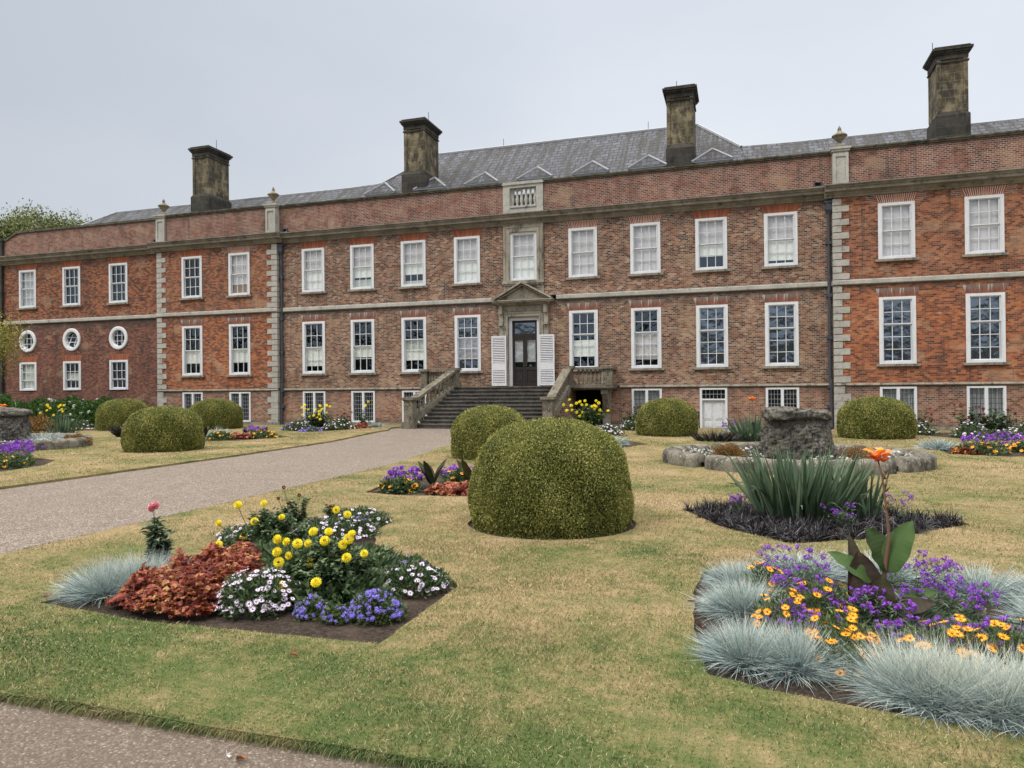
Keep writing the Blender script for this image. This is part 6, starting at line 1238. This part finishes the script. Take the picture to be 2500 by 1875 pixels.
# ------------------------------------------------------------------ far left bed by the big dome (bed4)
verbena('purple verbena at the left of the small bed beside the biggest dome', 3.35, -18.6, 0.34, 0.34, 0.34, 420, 36, True); verbena('purple verbena behind the bronze leaves beside the biggest dome', 4.0, -17.9, 0.36, 0.3, 0.32, 300, 26, True)
gaz('orange daisies at the left front of the small bed beside the biggest dome', 3.45, -19.0, 0.38, 0.2, 0.2, 900, 18, True); gaz('orange daisies just left of the biggest dome', 4.3, -18.5, 0.3, 0.2, 0.3, 600, 14, True)
heuchera('red coral bells tucked beside the biggest dome', [(4.0, -19.2), (4.85, -19.22), (4.85, -18.6), (4.4, -18.5), (4.05, -18.7)], 420, h=0.18, L=0.1)
def small_canna(label, x, y, s=1.0, bronze=True, flower=False, n=6):
    t = plant_root('canna', label, 'foliage plant', x, y, 'bronze cannas'); rg = random.Random(int(x * 100))
    for k in range(n):
        a = k * 2.4 + x; g = G(); paddle(g, (0.03 * math.cos(a), 0.03 * math.sin(a), 0.05), (0.45 * math.cos(a), 0.45 * math.sin(a), 1), (-math.cos(a), -math.sin(a) - .3, 0.4), s * rg.uniform(0.35, 0.55), s * 0.16, rg.random(), 0.3, 0.12, 7); g.build('paddle_leaf', 'canna' if bronze else 'iris', t, True)
    if flower:
        m = MB(); m.tube([(0, 0, 0), (0.02, 0, s * 0.7), (0, 0, s * 1.02)], [0.015, 0.01, 0.008], 6); m.build('flower_spike', 'canna_stem', t); canna_bloom(1.5).build('flower', 'canna_petal', t, True, (0, 0, s * 1.05))
    return t
small_canna('bronze canna leaves in the small bed left of the biggest dome', 3.75, -18.35, 0.95); small_canna('single green bronze canna beside the biggest dome', 4.55, -18.5, 1.1, n=3)
# ------------------------------------------------------------------ left garden
verbena('purple verbena cut by the left edge of the photo, beyond the gravel path', -7.9, -16.9, 0.6, 0.5, 0.42, 500, 70, True); verbena('second purple verbena at the left edge, closer to the basin', -8.5, -16.1, 0.55, 0.35, 0.45, 300, 46, True)
gaz('orange daisies in the corner bed at the left edge of the photo', -7.0, -17.7, 0.5, 0.4, 0.24, 900, 22, True); mound('leafy_filler', 'green foliage at the right tip of the left edge bed', 'foliage plant', -7.5, -17.2, 0.55, 0.3, 0.2, 'green_mid', 900, 0.1, 0.04)
gaz('orange daisies at the foot of the nearer left dome, on its right', -8.2, -9.2, 0.5, 0.35, 0.26, 900, 34, True); gaz('orange daisies trailing in front of the dome by the left wing', -7.1, -8.3, 0.55, 0.35, 0.24, 900, 40, True)
verbena('purple verbena behind the orange daisies before the left wing dome', -7.9, -7.7, 0.5, 0.3, 0.38, 260, 34, True); verbena('purple verbena between the two left domes, with grass under it', -13.85, -5.2, 0.5, 0.3, 0.85, 260, 50, True)
heuchera('red coral bells between the orange daisies before the left wing dome', [(-8.2, -9.0), (-7.4, -9.0), (-7.3, -8.3), (-8.2, -8.2)], 260, h=0.2, L=0.13); small_canna('bronze canna leaves between the two left domes', -9.35, -8.6, 1.0); small_canna('bronze canna leaves in front of the left wing dome', -7.6, -7.6, 0.75, n=5); small_canna('low bronze canna before the left wing dome', -8.3, -7.7, 0.7, n=5)
fescue('pale grass tuft between the two left domes', -9.6, -7.6, 0.45, 0.4, 700, 0.014, straw=0.5)
sword('dark_grass_tuft', 'dark purple grass tuft in front of the dome by the leafy bank', 'ornamental grass', -12.9, -8.6, 0.3, 0.25, 420, 0.62, 0.02, 'mondo', 1.0)
# bed7: mixed dahlias below the basement windows
rb = lambda cx, cy, sx, sy, z0, z1, n: [(cx + RNG.uniform(-sx, sx), cy + RNG.uniform(-sy, sy), RNG.uniform(z0, z1)) for _ in range(n)]
bloom_plant('yellow dahlias under the basement windows left of the steps', -7.95, -3.6, 0.7, 0.4, 0.8, 1500, rb(-7.95, -3.8, 0.75, 0.3, 0.35, 1.05, 22), 'dahlia_far', YG, 30, 0.15, 0.09)
bloom_plant('dark red dahlias right of the yellow ones left of the steps', -6.95, -3.2, 0.4, 0.3, 0.6, 500, rb(-6.9, -3.3, 0.4, 0.2, 0.4, 0.75, 6), 'red_far', 'dark red dahlias', 12, 0.15, 0.09); bloom_plant('pale dahlia alone beside the second basement window', -6.1, -2.9, 0.3, 0.2, 0.8, 300, rb(-6.0, -3, 0.15, 0.1, 0.8, 1.15, 3), 'dahlia_far', YG, 8, 0.13, 0.08)
osteo('white daisy mound at the left of the bed left of the steps', -8.3, -4.3, 0.5, 0.3, 0.4, 900, 46, True); osteo('white daisy mound at the right of the bed left of the steps', -6.7, -4.0, 0.75, 0.35, 0.42, 1200, 70, True)
ager('blue floss flowers in front of the bed left of the steps', -7.6, -4.65, 0.5, 0.16, 34, True); ager('blue floss flowers at the left end of the bed left of the steps', -9.0, -4.0, 0.35, 0.22, 24, True)
heuchera('small reddish foliage patch at the right end of the bed left of the steps', [(-6.2, -3.9), (-5.7, -3.7), (-5.7, -3.2), (-6.2, -3.2)], 160, h=0.25, L=0.13)
fescue('blue grass tuft nearest the steps, below the second basement window', -5.6, -3.0, 0.35, 0.25, 600, 0.014)
bloom_plant('yellow dahlias in front of the leafy bank on the far left', -19.3, -5.9, 0.7, 0.4, 0.85, 1000, rb(-19.3, -6.1, 0.65, 0.25, 0.6, 1.2, 12), 'dahlia_far', YG, 22, 0.16, 0.1); osteo('white daisies left of the yellow dahlias by the leafy bank', -20.3, -6.3, 0.5, 0.3, 0.35, 500, 30, True); osteo('white daisies right of the yellow dahlias by the leafy bank', -18.3, -5.6, 0.5, 0.3, 0.42, 500, 36, True); ager('blue floss flowers under the yellow dahlias by the leafy bank', -19.2, -6.6, 0.6, 0.2, 24, True)
# leafy bank of shrubs along the wall
for i, (x, y, r, h) in enumerate(((-27.2, -2.6, 1.7, 1.45), (-25.0, -2.4, 1.6, 1.25), (-23.0, -2.3, 1.5, 1.35), (-21.0, -2.2, 1.5, 1.3), (-19.3, -2.3, 1.1, 1.15))):
    mound('hydrangea', ('leafy green shrub with white blooms at the left end of the bank', 'second leafy shrub from the left in the bank by the wall', 'middle leafy shrub of the bank below the round windows', 'fourth leafy shrub from the left in the bank', 'last leafy shrub of the bank, nearest the round dome')[i], 'shrub', x, y, r, 1.3, h, 'green_lush', 6500, 0.13, 0.085, 'leafy shrubs along the wall', 'aly', 26, (2.2, 4.0), lift=0.0, fname='white_bloom')
sword('sword_leaf_clump', 'upright sword leaves in front of the leafy bank, right of the left rough stone', 'foliage plant', -14.9, -9.5, 0.45, 0.3, 90, 1.0, 0.06, 'iris', 0.3); mound('bronze_shrub', 'dull bronze shrub between the left rough stone and the sword leaves', 'shrub', -15.9, -9.6, 0.7, 0.5, 0.85, 'heuchera_dull' if 'heuchera_dull' in MAT else 'sedum', 1600, 0.1, 0.05)
small_canna('orange flowered canna behind the left rough stone', -15.2, -11.5, 1.15, False, True)
# ------------------------------------------------------------------ planting in the basins
def alyssum(label, x, y, rx, ry, h, nf, z=0.14):
    t = mound('alyssum', label, 'flowering plant', x, y, rx, ry, h, 'green_grey', int(900 * rx), 0.05, 0.02, 'white alyssum in the basins', 'aly', nf, (0.8, 1.4), fl_out=0.3); t.location.z = z + LAWN_H - 0.03; return t
alyssum('white alyssum in the left lobe of the right basin', 7.95, -13.4, 0.5, 0.6, 0.16, 80); alyssum('white alyssum between the brown cushion and the rough stone', 8.95, -13.5, 0.35, 0.4, 0.2, 40); alyssum('white alyssum in the right lobe of the right basin', 11.75, -13.2, 0.5, 0.6, 0.16, 80); alyssum('sparse white alyssum at the foot of the right rough stone', 10.5, -14.3, 0.6, 0.4, 0.14, 50); alyssum('thin white alyssum before the left rough stone of the basin at left', -11.6, -14.4, 0.85, 0.6, 0.15, 88); alyssum('white alyssum at the right end of the left basin', -11.0, -13.4, 0.6, 0.6, 0.15, 88)
def basin_mound(*a, **k): t = mound(*a, **k); t.location.z = 0.10; return t
basin_mound('brown_cushion', 'rounded russet brown cushion plant left of the right rough stone', 'foliage plant', 8.6, -13.85, 0.50, 0.45, 0.58, 'sedum', 7000, 0.05, 0.012, spiky=True, group='brown cushion plants'); basin_mound('brown_cushion', 'twiggy brown cushion plant right of the right rough stone', 'foliage plant', 11.1, -13.7, 0.48, 0.42, 0.52, 'sedum', 2200, 0.06, 0.012, spiky=True, group='brown cushion plants')
basin_mound('brown_cushion', 'brown green cushion plant in the left basin', 'foliage plant', -10.75, -12.6, 0.6, 0.5, 0.42, 'sedum', 2600, 0.07, 0.02, spiky=True, group='brown cushion plants')
f_ = fescue('pale blue grass in the left basin beside the rough stone', -11.9, -12.7, 0.6, 0.35, 900, 0.012); f_.location.z = 0.10
# ------------------------------------------------------------------ right garden, far beds
small_canna('orange flowered canna left of the right rough stone, before the basement window', 9.2, -6.2, 1.2, False, True, 9); sword('sword_leaf_clump', 'low sword leaves at the foot of the far orange canna', 'foliage plant', 9.15, -6.6, 0.4, 0.3, 110, 1.0, 0.075, 'iris', 0.7)
sword('dark_grass_tuft', 'dark bronze grass tuft left of the brown cushion plant', 'ornamental grass', 8.1, -7.0, 0.5, 0.3, 300, 0.45, 0.02, 'mondo', 1.4); mound('bronze_shrub', 'low dark bronze foliage left of the far orange canna', 'shrub', 8.6, -6.4, 0.45, 0.35, 0.4, 'sedum', 900, 0.1, 0.03, spiky=True); fescue('pale grass tuft below the basement window right of the white door', 8.55, -5.4, 0.4, 0.4, 700, 0.014); verbena('pale purple verbena below the basement window right of the white door', 8.7, -4.8, 0.45, 0.3, 0.5, 150, 22, True)
bloom_plant('yellow dahlias at the right foot of the steps', 3.55, -3.9, 0.75, 0.5, 1.0, 1500, rb(3.55, -4.1, 0.8, 0.35, 0.55, 1.25, 24), 'dahlia_far', YG, 30, 0.15, 0.09); osteo('white daisy mound below the yellow dahlias right of the steps', 4.5, -5.6, 0.6, 0.4, 0.36, 900, 56, True); osteo('white daisy mound left of the dome by the white door', 5.0, -2.6, 0.5, 0.3, 0.42, 900, 56, True)
bloom_plant('dark red dahlias behind the white daisies right of the steps', 4.9, -1.9, 0.45, 0.25, 0.85, 500, rb(4.9, -2.1, 0.45, 0.15, 0.6, 1.0, 8), 'red_far', 'dark red dahlias', 14, 0.14, 0.08)
fescue('blue grass tuft peeping out right of the biggest dome', 5.35, -8.9, 0.42, 0.33, 800, 0.014); heuchera('red foliage peeping out right of the biggest dome', [(4.6, -9.9), (5.4, -9.9), (5.3, -9.2), (4.6, -9.2)], 200, h=0.2, L=0.13); gaz('orange daisies peeping out right of the biggest dome', 4.9, -9.2, 0.3, 0.3, 0.3, 300, 8, True); verbena('purple verbena hidden behind the biggest dome', 4.6, -8.4, 0.4, 0.4, 0.4, 200, 20, True)
gaz('orange daisies at the left of the far right bed', 14.35, -9.9, 0.6, 0.35, 0.26, 900, 40, True); gaz('orange daisies at the right edge, in the far right bed', 15.6, -9.3, 0.6, 0.4, 0.3, 900, 46, True); verbena('purple verbena in the far right bed behind the orange daisies', 14.9, -8.9, 0.8, 0.4, 0.42, 500, 60, True); verbena('purple verbena cut by the right edge of the photo', 16.2, -8.2, 0.8, 0.5, 0.42, 400, 50, True)
fescue('pale blue grass tuft at the left end of the far right bed', 13.7, -8.8, 0.5, 0.36, 900, 0.014); heuchera('red coral bells at the left corner of the far right bed', [(13.7, -10.1), (14.3, -10.3), (14.2, -9.6), (13.8, -9.5)], 200, h=0.2, L=0.12)
osteo('white daisy mound right of the far right dome', 14.55, -2.9, 0.5, 0.3, 0.4, 700, 44, True); osteo('white daisy mound under the right wing casement', 15.6, -4.3, 0.5, 0.35, 0.45, 800, 50, True); osteo('white daisies at the right edge before the right wing', 17.2, -4.2, 0.7, 0.35, 0.45, 800, 50, True); osteo('low white daisies in front of the dark dahlias by the right wing', 16.1, -5.0, 0.6, 0.3, 0.3, 700, 44, True)
bloom_plant('dark red dahlias right of the far right dome', 14.6, -2.2, 0.4, 0.25, 0.85, 450, rb(14.6, -2.3, 0.4, 0.15, 0.5, 0.95, 7), 'red_far', 'dark red dahlias', 12, 0.14, 0.08); bloom_plant('dark red dahlias left of the right wing casement', 15.8, -3.6, 0.45, 0.3, 0.95, 600, rb(15.7, -3.7, 0.5, 0.2, 0.6, 1.1, 9), 'red_far', 'dark red dahlias', 14, 0.15, 0.09); bloom_plant('bushy dark dahlias below the right wing casement', 16.5, -3.8, 0.55, 0.35, 0.9, 900, rb(16.5, -4, 0.5, 0.2, 0.5, 1.0, 5), 'red_far', 'dark red dahlias', 18, 0.16, 0.1); bloom_plant('dark leaved dahlias near the right edge before the brick wing', 17.4, -3.7, 0.45, 0.3, 0.75, 600, rb(17.4, -3.8, 0.4, 0.2, 0.6, 0.85, 3), 'red_far', 'dark red dahlias', 14, 0.15, 0.09)
# ------------------------------------------------------------------ fallen leaves
lf = MB(); pts = [(0, 0), (0.02, 0.015), (0.05, 0.018), (0.075, 0.0), (0.05, -0.016), (0.02, -0.014)]; lf.v = [(x, y, 0.012 * math.sin(x * 50) + 0.006 * (abs(y) > 0.01)) for x, y in pts] + [(x, y, -0.001 + 0.012 * math.sin(x * 50) + 0.006 * (abs(y) > 0.01)) for x, y in pts]; lf.f = [(0, 1, 2, 3), (0, 3, 4, 5), (9, 8, 7, 6), (11, 10, 9, 6)]; lf.mi = [0] * 4; lfm = lf.mesh('fallen_leaf', 'dead_leaf')
for x, y, z, a, s_, lb_ in ((8.64, -25.2, .035, .4, 2.0, 'curled brown leaf on the soil at the front left corner of the purple bed'), (8.58, -24.55, .035, 1.7, 2.0, 'curled brown leaf halfway up the left soil edge of the purple bed'), (8.53, -24.0, .035, 2.6, 1.8, 'brown leaf farthest up the left soil edge of the purple bed'), (6.1, -25.9, .07, .5, .8, 'small orange leaf on the grass in front of the left bed'), (6.62, -27.0, .02, 2.9, .9, 'orange leaf on the gravel by the near turf edge'), (10.0, -26.35, .07, 2.0, .9, 'pale curled leaf on the grass before the widest blue grass mound'), (3.28, -25.3, .04, .8, 1.6, 'brown leaves at the left tip of the left bed')):
    o = link('fallen_leaf', lfm, None, (x, y, z - 0.042)); o.rotation_euler = (0.3, 0.2, a); o.scale = (s_, s_, s_); tag(o, lb_, 'leaf', 'fallen leaves')
g = G(); blades(g, np.zeros((14, 3)), RNG.normal(0, .5, (14, 3)) + [1, 0, .4], 0.025, 0.008, 0.1, 2); o = g.build('feather', 'feather', None, False, (6.5, -26.98, -0.03)); tag(o, 'tiny white feather on the gravel beside the turf edge', 'feather')

# ================================================================== TREES
def tree(name, label, x, y, h, cr, cz, mat, n, L, seed, blobs=26, squash=0.8, group=None, trunk=0.3, airy=0.0):
    rg = np.random.default_rng(seed); t = thing(name, label, 'tree', (x, y, 0), group); m = MB(); top = np.array([0.3, 0.2, cz])
    m.tube([(0, 0, -0.1), (0.1, 0, cz * 0.35), (0.2, 0.1, cz * 0.7), tuple(top)], [trunk, trunk * 0.8, trunk * 0.55, trunk * 0.25], 10); C = []
    for k in range(blobs):
        d = unit(rg.normal(size=3)); d[2] = d[2] * 0.8 + 0.12; q = rg.uniform(0.35, 1.0) ** 0.6; c = np.array([0, 0, cz]) + d * [cr, cr, cr * squash] * q * 0.8; C.append((c, cr * rg.uniform(0.2, 0.36)))
        st_ = np.array([0.1, 0, cz * rg.uniform(0.4, 0.8)]); mid = (st_ + c) / 2 + [0, 0, cr * 0.08]; m.tube([tuple(st_), tuple(mid), tuple(c)], [trunk * 0.3, trunk * 0.18, trunk * 0.06], 5)
    m.build('trunk', 'bark', t, True); g = G()
    for c, r in C:
        k = n // blobs; d = unit(rg.normal(size=(k, 3))); P = c + d * (r * (0.6 + 0.4 * rg.random((k, 1)) ** 0.5) * (1 + 0.25 * np.sin(d[:, :1] * 6 + d[:, 2:] * 8)) ) + rg.normal(0, r * (0.12 + airy), (k, 3)); P[:, 2] = np.maximum(P[:, 2], 0.3)
        D = unit(rg.normal(size=(k, 3)) + d * 0.8 - [0, 0, 0.2]); leaves(g, P, D, unit(d + rg.normal(0, 0.5, (k, 3)) + [0, 0, 0.4]), L * rg.uniform(0.6, 1.3, k), L * 0.6, R=np.clip(rg.random(k) * 0.8 + 0.2 * (d[:, 2] > 0.2), 0, 1), rng=rg)
    g.build('crown', mat, t); return t
tree('broadleaf_tree', 'rounded pale green tree crown rising behind the left end of the parapet', -57.2, 25.0, 21, 6.6, 13.6, 'tree_leaf', 130000, 0.26, 9, 110, 0.95, trunk=0.5)
tree('young_tree', 'sparse yellowing branches reaching in at the left edge in front of the wall', -24.6, -6.0, 6, 2.4, 3.9, 'tree_yellow', 9000, 0.10, 6, 20, 0.95, trunk=0.1, airy=0.2)
g = G(); rg = np.random.default_rng(12); n = 60000; cx_ = rg.uniform(-85, 120, 120); ch = rg.uniform(5, 10, 120); i = rg.integers(0, 120, n); d = unit(rg.normal(size=(n, 3))); d[:, 2] = np.abs(d[:, 2])
P = np.stack([cx_[i], rg.uniform(-78, -70, 120)[i], np.zeros(n)], 1) + d * np.stack([rg.uniform(3, 6, 120)[i], np.full(n, 3.0), ch[i]], 1) * rg.uniform(0.7, 1, (n, 1)); leaves(g, P, unit(rg.normal(size=(n, 3))), unit(d), 2.4, 1.7, rng=rg)
tag(g.build('far_wood', 'wood_leaf'), 'dark belt of trees far behind, on the other side of the garden', 'wood', kind='stuff')
